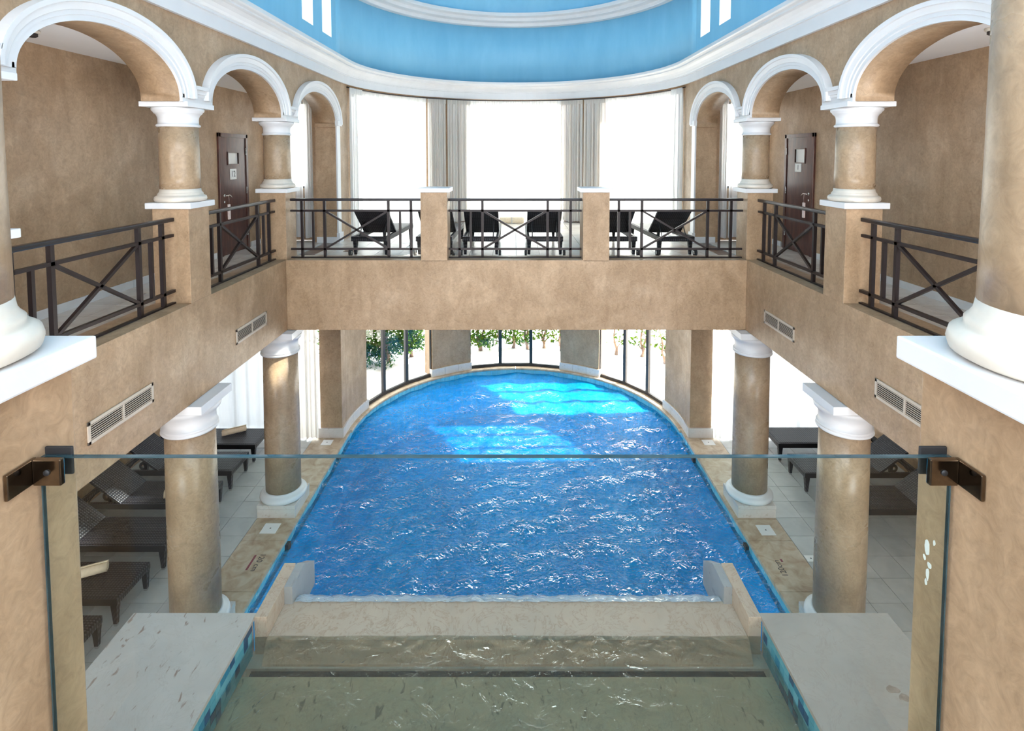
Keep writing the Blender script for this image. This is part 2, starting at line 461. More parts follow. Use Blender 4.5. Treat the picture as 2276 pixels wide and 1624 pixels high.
# ================================================================== STRUCTURE
# ---- arcade walls with arches
def arch_z(y, k):
    y0, y1 = ARCH[k]; c = (y0+y1)/2; a = (y1-y0)/2
    return SPR + RISE*math.sqrt(max(0, 1-((y-c)/a)**2))
def arcade(side, name):
    m = MB()
    x0, x1 = sorted((side*W, side*(W+T)))
    ZT = ZC0 + 0.25
    # spandrel strip: for each arch, slices between intrados and top; solid between arches
    edges = [YB, ARCH[0][0]]
    m.box(x0, x1, YB, 3.43, SPR, ZT)
    m.box(x0, x1, 3.43, ARCH[0][0], SPR-0.04, ZT)
    for k in range(3):
        y0, y1 = ARCH[k]; c = (y0+y1)/2; a = (y1-y0)/2; n = 32
        ys = [c - a*math.cos(PI*i/n) for i in range(n+1)]
        poly = [(y, arch_z(y, k)) for y in ys] + [(y1, ZT), (y0, ZT)]
        t = MB()
        for (ya, yb) in zip(ys, ys[1:]):
            za, zb = arch_z(ya, k), arch_z(yb, k)
            v = [t.bm.verts.new(p) for p in ((x0, ya, za), (x0, yb, zb), (x0, yb, ZT), (x0, ya, ZT), (x1, ya, za), (x1, yb, zb), (x1, yb, ZT), (x1, ya, ZT))]
            t.bm.faces.new((v[0], v[1], v[2], v[3])); t.bm.faces.new((v[4], v[7], v[6], v[5]))
            f = t.bm.faces.new((v[0], v[4], v[5], v[1])); f.smooth = True
            t.bm.faces.new((v[3], v[2], v[6], v[7]))
        bmesh.ops.remove_doubles(t.bm, verts=t.bm.verts, dist=1e-5)
        m.join(t.bm)
        if k < 2: m.box(x0, x1, y1, ARCH[k+1][0], SPR-0.04, ZT)
    # pier at the far end
    m.box(x0, x1, ARCH[2][1], 12.02, GF, ZT)
    # gallery beam
    m.box(x0, x1, YB, YCROSS + 0.4, BB, CURB)
    o = m.build(name, 'plaster', None, kind='structure', label='tan plaster arcade wall over the %s gallery beam' % ('left' if side < 0 else 'right'))
    bmesh_smooth(o); return o
def bmesh_smooth(o): pass
arcade(-1, 'wall_left'); arcade(1, 'wall_right')

# ---- cross beam
box('wall_bridge', 'plaster', None, -W, W, YCROSS, YCROSS + 0.42, BB, CURB, bev=0.008, kind='structure', label='tan plaster beam of the bridge crossing above the pool')

# ---- outer walls, gallery slabs and ceilings
for s, nm in ((-1, 'left'), (1, 'right')):
    a, b = sorted((s*XO, s*(XO+0.3)))
    box('wall_gallery_' + nm, 'plaster', None, a, b, 1.6, 11.9, GF, CEIL, kind='structure', label='tan plaster outer wall of the %s gallery' % nm)
    a, b = sorted((s*XL, s*(XL+0.3)))
    box('wall_aisle_' + nm, 'plaster', None, a, b, YB, 11.4, -0.3, BB, kind='structure', label='tan plaster outer wall of the %s aisle below' % nm)
    a, b = sorted((s*(W+T), s*(XL+0.3)))
    box('ceiling_aisle_' + nm, 'white_ceiling', None, a, b, YB, 11.9, BB - 0.001, GF - 0.04, kind='structure', label='slab above the %s poolside aisle' % nm)
    a, b = sorted((s*(W+T), s*(XO+0.3)))
    box('ceiling_gallery_' + nm, 'white_ceiling', None, a, b, YB, 12.1, CEIL, CEIL + 0.2, kind='structure', label='white ceiling of the %s gallery corridor' % nm)
    # end wall of the gallery corridor with a window opening above a sill
    m = MB()
    def bx(x0, x1, z0, z1):
        a, b = sorted((s*x0, s*x1)); m.box(a, b, 11.6, 11.85, z0, z1)
    bx(W+T, 4.33, GF, CEIL); bx(4.33, XO, GF, 5.02); bx(4.33, XO, 6.82, CEIL); bx(5.06, XO, 5.02, 6.82)
    m.build('wall_corridor_end_' + nm, 'plaster', None, kind='structure', label='tan plaster end wall of the %s gallery corridor' % nm)
    # end wall of the lower aisle with a tall window opening
    m = MB()
    bx2 = lambda x0, x1, z0, z1: m.box(*sorted((s*x0, s*x1)), 11.10, 11.35, z0, z1)
    bx2(3.53, 3.97, 0, BB); bx2(6.75, XL, 0, BB); bx2(3.97, 6.75, 2.82, BB)
    m.build('wall_aisle_end_' + nm, 'plaster', None, kind='structure', label='tan plaster end wall of the %s aisle beside the pool' % nm)

# ---- apse: lower wall piers, upper wall piers
WIN = ((-73, -37.5), (-20, 20), (37.5, 73))
def pier(name, d0, d1, r0, r1, z0, z1, mat='plaster', n=8):
    path = arcpath(r0, d0, d1, n)
    return MB().sweep(path, [(0, z0), (0, z1), (-(r1-r0), z1), (-(r1-r0), z0)], True).build(name, mat, None, kind='structure')
for nm, d0, d1 in (('far_left', -37.5, -20), ('far_right', 20, 37.5), ('pool_left', -90, -73), ('pool_right', 73, 90)):
    p = pier('wall_apse_' + nm, d0, d1, 3.52, 3.92, 0, BB)
    tag(p, label='curved plaster pier at the %s of the pool windows' % nm.replace('_', ' '))
for s, nm in ((-1, 'left'), (1, 'right')):
    a, b = sorted((s*3.52, s*3.96))
    box('wall_pier_' + nm, 'plaster', None, a, b, 11.02, 11.3, 0, BB, bev=0.006, kind='structure', label='tan plaster pier face where the %s aisle meets the pool apse' % nm)
for nm, d0, d1 in (('left', -37.5, -20), ('right', 20, 37.5), ('end_left', -90, -74), ('end_right', 74, 90)):
    p = MB().sweep(arcpath(3.78, d0, d1, 8, XC), [(0, GF), (0, ZC0), (-0.35, ZC0), (-0.35, GF)], True).build('wall_upper_' + nm, 'plaster', None, kind='structure', label='curved plaster pier between the upper windows, %s' % nm.replace('_', ' '))
MB().sweep(arcpath(3.78, -90, 90, 40, XC), [(0, ZC0-0.12), (0, ZC1), (-0.35, ZC1), (-0.35, ZC0-0.12)], True).build('wall_upper_lintel', 'plaster', None, kind='structure', label='curved lintel above the upper apse windows')
# apse slab (bridge and lounge floor)
m = MB(); m.box(-W-T, W+T, YCROSS + 0.3, XC, BB + 0.005, GF - 0.012)
poly = [(3.95*math.sin(math.radians(d)), XC + 3.95*math.cos(math.radians(d))) for d in range(-90, 91, 5)]
m.prism(poly[::-1], 'z', BB + 0.005, GF - 0.012)
m.build('floor_lounge', 'grout', None, kind='structure', label='slab of the sun lounge above the pool apse')

# ---- cornice, drum, ring, dome
SLITS = ((7.40, 7.85, 8.3), (8.35, 8.79, 8.3), (9.56, 10.09, 8.01), (10.56, 11.09, 8.01))  # nearer pair is out of view, added to let sun patches reach the loungers
SORD = ('nearest', 'unseen second', 'third', 'farthest')
prof_c = [(0, ZC0), (0.045, ZC0), (0.05, 7.36), (0.075, 7.365), (0.075, 7.39), (0.085, 7.40), (0.10, 7.43), (0.13, 7.47), (0.18, 7.505), (0.215, 7.52), (0.215, 7.545), (0.25, 7.56), (0.27, 7.575), (0.27, 7.63), (0, 7.63)]
MB().sweep(upath(), prof_c).build('trim_cornice', 'white_trim', None, kind='structure', label='white stepped cornice running round the hall under the blue drum')
m = MB()
for s in (-1, 1):
    a, b = sorted((s*W, s*(W+0.36)))
    ye = YB
    for y0, y1, zb in SLITS:
        m.box(a, b, ye, y0, ZC1-0.1, ZR+0.3); ye = y1
        m.box(a, b, y0, y1, ZC1-0.1, zb); m.box(a, b, y0, y1, 9.0, ZR+0.3)
    m.box(a, b, ye, XC, ZC1-0.1, ZR+0.3)
m.sweep([p for p in upath() if p[1] >= XC-1e-6], [(0, ZC1-0.1), (0, ZR+0.3), (-0.36, ZR+0.3), (-0.36, ZC1-0.1)], True, True)
m.build('wall_drum', 'blue_paint', None, kind='structure', label='sky blue painted oval drum above the cornice')
for s, nm in ((-1, 'left'), (1, 'right')):
    for q, (y0, y1, zb) in enumerate(SLITS):
        a, b = sorted((s*(W+0.004), s*(W+0.36))); m = MB()
        m.box(a, b, y0, y0+0.012, zb, 9.0).box(a, b, y1-0.012, y1, zb, 9.0).box(a, b, y0+0.012, y1-0.012, zb, zb+0.012).box(a, b, y0+0.012, y1-0.012, 8.988, 9.0)
        m.build('trim_slit_%s_%d' % (nm, q+1), 'white_trim', None, kind='structure', label='white reveal of the %s slit in the blue drum on the %s' % (SORD[q], nm))
prof_r = [(0, ZR), (0.11, ZR+0.01), (0.12, ZR+0.02), (0.12, ZR+0.09), (0.14, ZR+0.10), (0.26, ZR+0.115), (0.27, ZR+0.125), (0.27, ZR+0.19), (0.29, ZR+0.20), (0.40, ZR+0.215), (0.41, ZR+0.23), (0.41, ZR+0.30), (0, ZR+0.30)]
MB().sweep(upath(), prof_r).build('trim_ring', 'white_trim', None, kind='structure', label='white stepped ring moulding at the top of the blue drum')
m = MB(); prof = [(0.30, ZR+0.28)]
for i in range(1, 13):
    t = i/12*PI/2; prof.append((0.30 + 3.25*(1-math.cos(t)), ZR + 0.28 + 1.15*math.sin(t)))
m.sweep(upath(), prof, False, True)
m.build('ceiling', 'blue_paint', None, kind='structure', label='sky blue vault above the ring moulding')
box('roof_slab', 'concrete', None, -3.9, 3.9, YB, 15.3, 10.75, 10.9, kind='structure', label='flat roof over the vault')
for s, nm in ((-1, 'left'), (1, 'right')):
    a, b = sorted((s*(W+0.30), s*(XO+0.3)))
    box('roof_gallery_' + nm, 'concrete', None, a, b, YB, 11.9, CEIL+0.2, CEIL+0.35, kind='structure', label='flat roof over the %s gallery' % nm)

# ---- archivolts and imposts
def archivolt(side, k):
    y0, y1 = ARCH[k]; c = (y0+y1)/2; a = (y1-y0)/2
    prof = [(0.0, 0.0), (0.0, 0.03), (0.045, 0.03), (0.05, 0.042), (0.085, 0.042), (0.09, 0.054), (0.145, 0.066), (0.15, 0.085), (0.185, 0.09), (0.19, 0.09), (0.19, 0.0)]
    m = MB(); rows = []; n = 44
    for i in range(n+1):
        t = PI - PI*i/n
        y, z = a*math.cos(t), RISE*math.sin(t)
        ny, nz = math.cos(t)/a, math.sin(t)/RISE
        L = math.hypot(ny, nz); ny /= L; nz /= L
        rows.append([m.bm.verts.new((side*(W-p), c + y + ny*o, SPR + z + nz*o)) for o, p in prof])
    q = len(prof)
    for r0, r1 in zip(rows, rows[1:]):
        for j in range(q): m.bm.faces.new((r0[j], r0[(j+1) % q], r1[(j+1) % q], r1[j])).smooth = False
    m.bm.faces.new(rows[0]); m.bm.faces.new(rows[-1][::-1])
    return m
ordn = ('nearest', 'middle', 'far')
n_trim = 0
for s, nm in ((-1, 'left'), (1, 'right')):
    for k in range(3):
        n_trim += 1
        archivolt(s, k).build('trim_%d' % n_trim, 'white_trim', None, kind='structure', label='white moulded archivolt of the %s arch on the %s' % (ordn[k], nm))
    # impost bands above the columns
    for k, y in enumerate(COLS):
        n_trim += 1
        h = 0.30
        m = MB()
        for d, z0, z1, hh in ((0.03, SPR-0.045, 6.335, 0.298), (0.03, 6.334, 6.37, 0.285), (0.042, 6.36, 6.40, 0.22), (0.06, 6.39, 6.44, 0.18), (0.09, 6.435, 6.475, 0.145)):
            a, b = sorted((s*(W-d), s*(W+0.01))); m.box(a, b, y-hh, y+hh, z0, z1)
        m.build('trim_%d' % n_trim, 'white_trim', None, kind='structure', label='white impost band above the %s column on the %s' % (ordn[k], nm))
    # slim white pilaster strip at the last pier
    n_trim += 1
    a, b = sorted((s*(W-0.03), s*(W+0.005)))
    m = MB().box(a, b, 11.22, 11.42, GF + 0.18, 6.33, 0.004)
    a2, b2 = sorted((s*(W-0.06), s*(W+0.005)))
    m.box(a2, b2, 11.20, 11.46, 6.30, 6.40, 0.004).box(a2, b2, 11.20, 11.45, GF, GF+0.2, 0.004)
    m.build('trim_%d' % n_trim, 'white_trim', None, kind='structure', label='slim white pilaster strip on the pier at the end of the %s arcade' % nm)
    # ledge where the third arch lands
    n_trim += 1
    a, b = sorted((s*(W+0.0), s*(W+T-0.06)))
    box('trim_%d' % n_trim, 'plaster', None, a, b, 11.17, 11.23, 6.27, 6.34, kind='structure', label='small plaster ledge under the far arch on the %s' % nm)

# ---- floors
fl = MB()
fl.box(-XL, -3.465, YB, 11.3, -0.3, -0.012).box(3.465, XL, YB, 11.3, -0.3, -0.012)
floor = fl.build('floor', 'grout', None, kind='structure', label='tiled pool deck on the lower level')
TS = 0.42
tile_me = MB().box(-TS/2+0.003, TS/2-0.003, -TS/2+0.003, TS/2-0.003, -0.015, 0.0, 0.002).mesh('floor_tile', 'floor_tile')
for s in (-1, 1):
    for i in range(7):
        for j in range(15):
            x = s*(4.09 + TS*(i+0.5)); y = 11.02 - TS*(j+0.5)
            if abs(x) > XL: continue
            inst('floor_tile', tile_me, (x, y, random.uniform(-0.0008, 0.0008)), floor)
gal = MB().box(-XO, -(W+T), YB, 11.6, GF-0.06, GF-0.012).box(W+T, XO, YB, 11.6, GF-0.06, GF-0.012).build('floor_gallery', 'grout', None, kind='structure', label='tiled floor of the upper side galleries')
gt = MB().box(-TS/2+0.003, TS/2-0.003, -TS/2+0.003, TS/2-0.003, -0.015, 0.0, 0.002).mesh('gallery_tile', 'gallery_tile')
for s in (-1, 1):
    for i in range(3):
        for j in range(18):
            x = s*(W + T + TS*(i+0.5) - 0.12); y = 11.55 - TS*(j+0.5)
            if abs(x) + TS/2 > XO + 0.02: continue
            inst('floor_tile', gt, (x, y, GF), gal)
lounge = bpy.data.objects['floor_lounge']
for i in range(-9, 9):
    for j in range(14):
        x = (i+0.5)*TS; y = YCROSS + 0.44 + TS*(j+0.5)
        if abs(x) > W+0.1 and y > 11.3: continue
        if y > XC and math.hypot(x, y-XC) > 3.62: continue
        inst('floor_tile', gt, (x, y, GF), lounge)
dk = MB().box(-0.125, 0.125, -0.2, 0.2, -0.004, 0.004).mesh('dark_tile', 'dark_tile')
for s in (-1, 1):
    for k in range(3): inst('dark_floor_tile', dk, (s*3.72, 10.07 + 0.43*k, GF + 0.001), lounge)
inst('dark_floor_tile', dk, (-3.05, 10.35, GF + 0.001), lounge)

box('floor_landing', 'landing_stone', None, -W, W, YB, 1.56, GF-0.3, GF-0.005, kind='structure', label='landing floor at the near end of the hall')
box('wall_rear', 'plaster', None, -W-T, W+T, YB-0.3, YB, GF, 6.3, kind='structure', label='unseen plaster rear wall of the hall, left open above for sky light')  # unseen wall, height set to limit the sky light from behind
box('wall_rear_lower', 'plaster', None, -W, W, YB-0.3, YB, 0, GF-0.3, kind='structure', label='plaster wall at the rear of the lower level')
# ---- skirting tiles in the galleries
sk_me = MB().box(-0.012, 0.0, -0.208, 0.208, 0, 0.10, 0.002).mesh('skirting_tile', 'skirting')
for s, nm in ((-1, 'left'), (1, 'right')):
    a, b = sorted((s*(XO-0.004), s*XO))
    bb = box('baseboard_' + nm, 'grout', None, a, b, YB, 11.6, GF-0.01, GF+0.095, kind='structure', label='pale tile skirting along the %s gallery wall' % nm)
    for j in range(19):
        y = 11.38 - 0.42*j
        if 9.58 < y < 10.70: continue
        inst('skirting_tile', sk_me, (s*(XO-0.004) if s > 0 else -XO+0.004, y, GF), bb, (0, 0, 0 if s > 0 else PI))
    m = MB(); a, b = sorted((s*(W-0.01), s*(W+T)))
    m.box(a, b, 11.205, 11.225, GF, GF+0.12, 0.003)
    m.build('baseboard_pier_' + nm, 'skirting', None, kind='structure', label='pale skirting at the foot of the arcade pier on the %s' % nm)

# ---- lower pier skirting (stone, per piece)
k = 0
for nm, d0, d1, cnt in (('far_left', -37.5, -20, 3), ('far_right', 20, 37.5, 3), ('pool_left', -90, -73, 3), ('pool_right', 73, 90, 3)):
    root = empty('baseboard_' + nm, kind='structure', label='pale stone skirting of the curved %s pier' % nm.replace('_', ' '))
    for i in range(cnt):
        e0 = d0 - 0.5 + (d1-d0+1.0)*i/cnt; e1 = d0 - 0.5 + (d1-d0+1.0)*(i+1)/cnt
        MB().sweep(arcpath(3.52, e0+0.05, e1-0.05, 4), [(0.035, 0), (0.035, 0.19), (0.028, 0.20), (-0.1, 0.20), (-0.1, 0)]).build('skirting_stone', 'plinth_stone', root)
for s, nm in ((-1, 'left'), (1, 'right')):
    a, b = sorted((s*3.485, s*4.0))
    m = MB().box(a, b, 10.985, 11.09, 0, 0.2, 0.004)
    a, b = sorted((s*3.485, s*3.6)); m.box(a, b, 11.092, 11.3, 0, 0.2)
    m.build('baseboard_aisle_pier_' + nm, 'plinth_stone', None, kind='structure', label='pale stone skirting of the square pier on the %s' % nm)

# ================================================================== POOL
pool_r = 3.42
def pool_outline(off=0.0, n=40):
    p = [(-3.465+off, 3.0, 1, 0), (-3.465+off, 7.0, 1, 0)]
    a = 3.465 - off; b = pool_r - off
    for i in range(n+1):
        t = PI - PI*i/n
        nx, ny = -math.cos(t)/a, -math.sin(t)/b; L = math.hypot(nx, ny)
        p.append((a*math.cos(t), YCIR + b*math.sin(t), nx/L, ny/L))
    p += [(3.465-off, 7.0, -1, 0), (3.465-off, 3.0, -1, 0)]
    return p
pool = empty('swimming_pool', (0, 8, 0), label='blue tiled swimming pool with a rounded far end', cat='pool')
def at_pool(m, name, mat, **kw):
    o = m.build(name, mat, pool, **kw); o.matrix_parent_inverse = Matrix.Translation((0, -8, 0)); return o
at_pool(MB().sweep(pool_outline(), [(0, -0.02), (0, -1.3)], False), 'pool_wall', 'pool_tile')
m = MB(); vs = [m.bm.verts.new((x, y, -1.25)) for x, y, _, _ in pool_outline()]; m.bm.faces.new(vs)
at_pool(m, 'pool_bottom', 'pool_tile')
# coping stones: straight runs and arc
def coping_piece(path, w0, w1):
    return MB().sweep(path, [(0.02, -0.05), (0.03, -0.03), (0.03, -0.005), (0.02, 0.004), (-w1, 0.004), (-w1, -0.05)])
for s in (-1, 1):
    ys = [3.0, 4.0, 5.0, 6.05, 7.0, 7.97, 8.45, 9.35, 10.3, 11.03]
    for y0, y1 in zip(ys, ys[1:]):
        a, b = sorted((s*3.44, s*4.085))
        at_pool(MB().box(a, b, y0+0.003, y1-0.003, -0.05, 0.004, 0.004), 'coping_stone', 'travertine')
for i in range(16):
    d0 = -90 + 180*i/16; d1 = d0 + 180/16
    path = [(x, y, nx, ny) for x, y, nx, ny in arcpath(3.43, d0+0.06, d1-0.06, 4)]
    at_pool(coping_piece(path, 0, 0.30), 'coping_stone', 'travertine')
for s in (-1, 1):
    a, b = sorted((s*3.44, s*3.60)); at_pool(MB().box(a, b, 11.03, 11.3, -0.05, 0.004), 'coping_stone', 'travertine')
# waterline tiles
wt = MB().box(-0.0605, 0.0605, -0.006, 0.006, -0.06, 0.06, 0.002).mesh('waterline_tile', 'waterline_tile')
nt_ = 84
for row in (0, 1):
    for i in range(nt_):
        t = math.radians(-90 + 180*(i+0.5)/nt_)
        o = inst('waterline_tile', wt, (3.455*math.sin(t), YCIR + 3.41*math.cos(t) - 8, -0.115 - 0.126*row), pool, (0, 0, -t))
for s in (-1, 1):
    for i in range(38):
        inst('waterline_tile', wt, (s*3.457, YCIR - 0.127*(i+0.5) - 8, -0.115), pool, (0, 0, PI/2))
# water surface
WZ = -0.15
rw = random.Random(11); waves = []
for i in range(46):
    lam = 0.18*(5.5**rw.random()); an = rw.uniform(0, 2*PI); kk = 2*PI/lam
    waves.append((kk*math.cos(an), kk*math.sin(an), rw.uniform(0, 2*PI), 0.046/kk*(1.0 if lam > 0.4 else 0.8)))
def wave_z(x, y): return WZ + sum(a*math.sin(p*x + q*y + f) for p, q, f, a in waves)
m = MB(); nxw, nyw = 150, 230; ol = []
def half(y): return 3.461 if y <= YCIR else 3.461*math.sqrt(max(0.0, 1-((y-YCIR)/3.416)**2))
rows = []
for j in range(nyw+1):
    t = j/nyw
    y = 5.0 + (YCIR+3.416-5.0)*(t if t < 0.9 else t)
    hw = max(half(y), 0.02)
    rows.append([m.bm.verts.new((-hw + 2*hw*i/nxw, y, wave_z(-hw + 2*hw*i/nxw, y))) for i in range(nxw+1)])
for r0_, r1_ in zip(rows, rows[1:]):
    for i in range(nxw): m.bm.faces.new((r0_[i], r0_[i+1], r1_[i+1], r1_[i])).smooth = True
pw = m.build('pool_water', 'pool_water', None, kind='stuff', label='rippled bright blue water filling the swimming pool', cat='water')

# ================================================================== COLUMNS
def upper_column(s, y, label, tall=False, x=None, grp='columns along the upper arcade', ped=True, ch=0.25):
    x = s*3.815 if x is None else x
    r = empty('column', (x, y, GF), label=label, cat='column', group=grp)
    z0 = 5.19 - GF
    if ped: MB().box(-0.20, 0.20, -0.205, 0.205, CURB-GF-0.001, z0-0.06, 0.006).build('pedestal', 'plaster', r)
    MB().box(-ch, ch, -0.25, 0.25, z0-0.066, z0, 0.006).build('pedestal_cap', 'white_trim', r)
    MB().lathe([(0.235, 0), (0.258, 0.012), (0.264, 0.035), (0.258, 0.058), (0.238, 0.07), (0.226, 0.074), (0.228, 0.09), (0.218, 0.10), (0.209, 0.115), (0.204, 0.145)], z0=z0).build('base_ring', 'cream_base', r)
    top = 0.835 if not tall else 2.2
    MB().lathe([(0.204, 0.145), (0.2025, 0.3), (0.20, 0.55), (0.197, top)], z0=z0).build('shaft', 'plaster_column', r)
    c = 0 if not tall else top-0.835
    MB().lathe([(0.199, 0.832+c), (0.216, 0.838+c), (0.222, 0.85+c), (0.216, 0.862+c), (0.204, 0.868+c), (0.202, 0.885+c), (0.202, 0.92+c), (0.206, 0.945+c), (0.218, 0.97+c), (0.236, 0.985+c), (0.240, 0.99+c), (0.243, 1.0+c), (0.258, 1.012+c), (0.262, 1.028+c), (0.256, 1.046+c)], z0=z0).build('capital', 'white_trim', r)
    MB().box(-0.265, 0.265, -0.265, 0.265, z0+1.046+c, z0+1.10+c, 0.004).build('abacus', 'white_trim', r)
    return r
lab = {(-1, 0): 'upper column on the left hidden mostly behind the nearest column', (-1, 1): 'upper left column between the two nearer arches, left of door 12', (-1, 2): 'upper left column at the bridge corner, right of door 12',
       (1, 0): 'upper column on the right hidden mostly behind the nearest column', (1, 1): 'upper right column between the two nearer arches, right of door 1', (1, 2): 'upper right column at the bridge corner, left of door 1'}
for s in (-1, 1):
    for k, y in enumerate(COLS): upper_column(s, y, lab[(s, k)])
def lower_column(s, y, label):
    r = empty('column', (s*3.79, y, 0), label=label, cat='column', group='columns standing on the pool deck')
    MB().box(-0.30, 0.30, -0.31, 0.31, 0.0, 0.135, 0.004).build('plinth', 'plinth_stone', r)
    MB().box(-0.303, 0.303, -0.313, 0.313, 0.139, 0.20, 0.005).build('plinth_slab', 'plinth_stone', r)
    MB().lathe([(0.31, 0.2), (0.345, 0.215), (0.36, 0.245), (0.355, 0.28), (0.33, 0.305), (0.30, 0.315), (0.295, 0.33), (0.28, 0.345)]).build('base_ring', 'white_trim', r)
    MB().lathe([(0.27, 0.345), (0.272, 1.0), (0.268, 1.8), (0.262, 2.56)]).build('shaft', 'plaster_column', r)
    MB().lathe([(0.264, 2.555), (0.29, 2.56), (0.30, 2.575), (0.295, 2.59), (0.283, 2.595), (0.283, 2.60), (0.292, 2.605), (0.294, 2.615), (0.286, 2.625), (0.274, 2.63), (0.272, 2.72), (0.28, 2.75), (0.30, 2.78), (0.322, 2.80), (0.33, 2.83), (0.32, 2.86)]).build('capital', 'white_trim', r)
    MB().box(-0.325, 0.325, -0.33, 0.33, 2.86, 2.955, 0.004).build('abacus', 'white_trim', r)
lower_column(-1, 6.30, 'lower left column rising behind the pale stone ledge, in front of loungers')
lower_column(-1, 8.80, 'lower left column on a stone plinth beside the 120 cm marking')
lower_column(1, 6.30, 'lower right column rising behind the pale stone ledge, in front of loungers')
lower_column(1, 8.80, 'lower right column on a stone plinth at the pool edge')
# nearest pair, either side of the camera
for x, nm in ((-1.525, 'left'), (1.352, 'right')):
    upper_column(0, 1.34, 'nearest column on the %s edge, on a plaster pedestal with white cap' % nm, True, x, 'nearest pair of columns', ped=False, ch=0.28)
    box('pedestal', 'plaster', None, (-1.74 if x < 0 else 1.137), (-1.305 if x < 0 else 1.57), 1.09, 1.572, GF-0.3, 5.124, bev=0.006,
        label='large tan plaster pedestal in the %s foreground carrying the glass bracket' % nm, cat='pedestal', group='nearest pedestals')
# two pedestals on the bridge
for x, nm in ((-1.29, 'left'), (1.245, 'right')):
    r = empty('bridge_pedestal', (x, YCROSS + 0.21, CURB), label='square tan pedestal with white cap on the bridge, %s of centre' % nm, cat='pedestal', group='pedestals on the bridge')
    MB().box(-0.207, 0.207, -0.21, 0.21, -0.02, 5.135-CURB, 0.006).build('shaft', 'plaster', r)
    MB().box(-0.25, 0.25, -0.25, 0.25, 5.135-CURB, 5.20-CURB, 0.006).build('cap', 'white_trim', r)

# ================================================================== RAILINGS
def railing(L, label, ends=(True, True)):
    r = empty('railing', label=label, cat='railing', group='dark metal railings with crossed bars')
    w_ = 0.040
    zt, zm, zl, zb = 5.005-CURB, 4.83-CURB, 4.215-CURB, 0.012
    e = 0.0
    MB().bar((-L/2+e, 0, zt), (L/2-e, 0, zt), 0.066, 0.044, bev=0.012).build('top_rail', 'rail_top', r)
    MB().bar((-L/2+e, 0, zm), (L/2-e, 0, zm), w_, 0.032).build('mid_rail', 'rail_metal', r)
    MB().bar((-L/2+e, 0, zl), (L/2-e, 0, zl), w_, 0.032).build('lower_rail', 'rail_metal', r)
    MB().bar((-L/2+e, 0, zb), (L/2-e, 0, zb), w_, 0.018).build('bottom_rail', 'rail_metal', r)
    for f in (-0.414, -0.243, 0.243, 0.414):
        MB().bar((f*L, 0, 0.01), (f*L, 0, zt), w_, w_, up=(0, 1, 0)).build('post', 'rail_metal', r)
    for f in (-0.33, 0.33):
        MB().bar((f*L, 0, zl), (f*L, 0, zm), w_*0.8, w_*0.9, up=(0, 1, 0)).build('baluster', 'rail_metal', r)
    for a, b in ((zl, zm), (zm, zl)):
        MB().bar((-0.243*L, 0, a), (0.243*L, 0, b), w_*0.85, 0.03).build('cross_bar', 'rail_metal', r)
    return r
def put(r, x, y, z, rz): r.location = (x, y, z); r.rotation_euler = (0, 0, rz)
xr = 3.80
for s, nm in ((-1, 'left'), (1, 'right')):
    put(railing(6.10-3.93, 'dark crossed-bar railing on the %s gallery, nearest span' % nm), s*xr, (6.10+3.93)/2, CURB, PI/2)
    put(railing(8.70-6.52, 'dark crossed-bar railing on the %s gallery in front of the numbered door' % nm), s*xr, (8.70+6.52)/2, CURB, PI/2)
yr = YCROSS + 0.2
put(railing(2.10, 'left span of dark crossed-bar railing on the bridge'), (-3.60-1.50)/2, yr, CURB, 0)
put(railing(2.14, 'middle span of dark crossed-bar railing on the bridge'), (-1.085+1.04)/2, yr, CURB, 0)
put(railing(2.16, 'right span of dark crossed-bar railing on the bridge'), (1.45+3.60)/2, yr, CURB, 0)
for s in (-1, 1): put(railing(3.5-1.6, 'dark railing span beyond the %s edge of view' % ('left' if s < 0 else 'right')), s*xr, 2.55, CURB, PI/2)

# ================================================================== VENTS
def vent(s, y0, y1, label):
    z0, z1 = 3.275, 3.47
    r = empty('air_vent', (s*(W-0.001), (y0+y1)/2, z0), PI/2 if s < 0 else -PI/2, label=label, cat='vent', group='air vents in the gallery beams')
    L = y1-y0; H = z1-z0
    # local: x along the beam, -y into the room
    fr = MB()
    t = 0.03
    fr.box(-L/2, L/2, -0.012, 0, 0, t, 0.002).box(-L/2, L/2, -0.012, 0, H-t, H, 0.002).box(-L/2, -L/2+t, -0.012, 0, 0, H, 0.002).box(L/2-t, L/2, -0.012, 0, 0, H, 0.002)
    fr.build('frame', 'vent_paint', r)
    MB().box(-L/2+0.01, L/2-0.01, -0.002, 0.0, 0.01, H-0.01).build('backing', 'vent_dark', r)
    MB().box(-0.012, 0.012, -0.013, 0, t, H-t).build('mullion', 'vent_paint', r)
    for i in range(7):
        z = t + (H-2*t)*(i+0.5)/7
        for a, b in ((-L/2+t, -0.012), (0.012, L/2-t)):
            MB().bar((a, -0.007, z), (b, -0.007, z), 0.012, 0.006, up=(0, 0.5, 1)).build('slat', 'vent_paint', r)
vent(-1, 4.55, 5.40, 'louvred vent low on the left beam nearest the camera')
vent(-1, 7.05, 7.93, 'louvred vent on the left beam near the bridge corner')
vent(1, 7.14, 8.01, 'louvred vent on the right beam near the bridge corner')
vent(1, 4.65, 5.51, 'louvred vent low on the right beam nearest the camera')

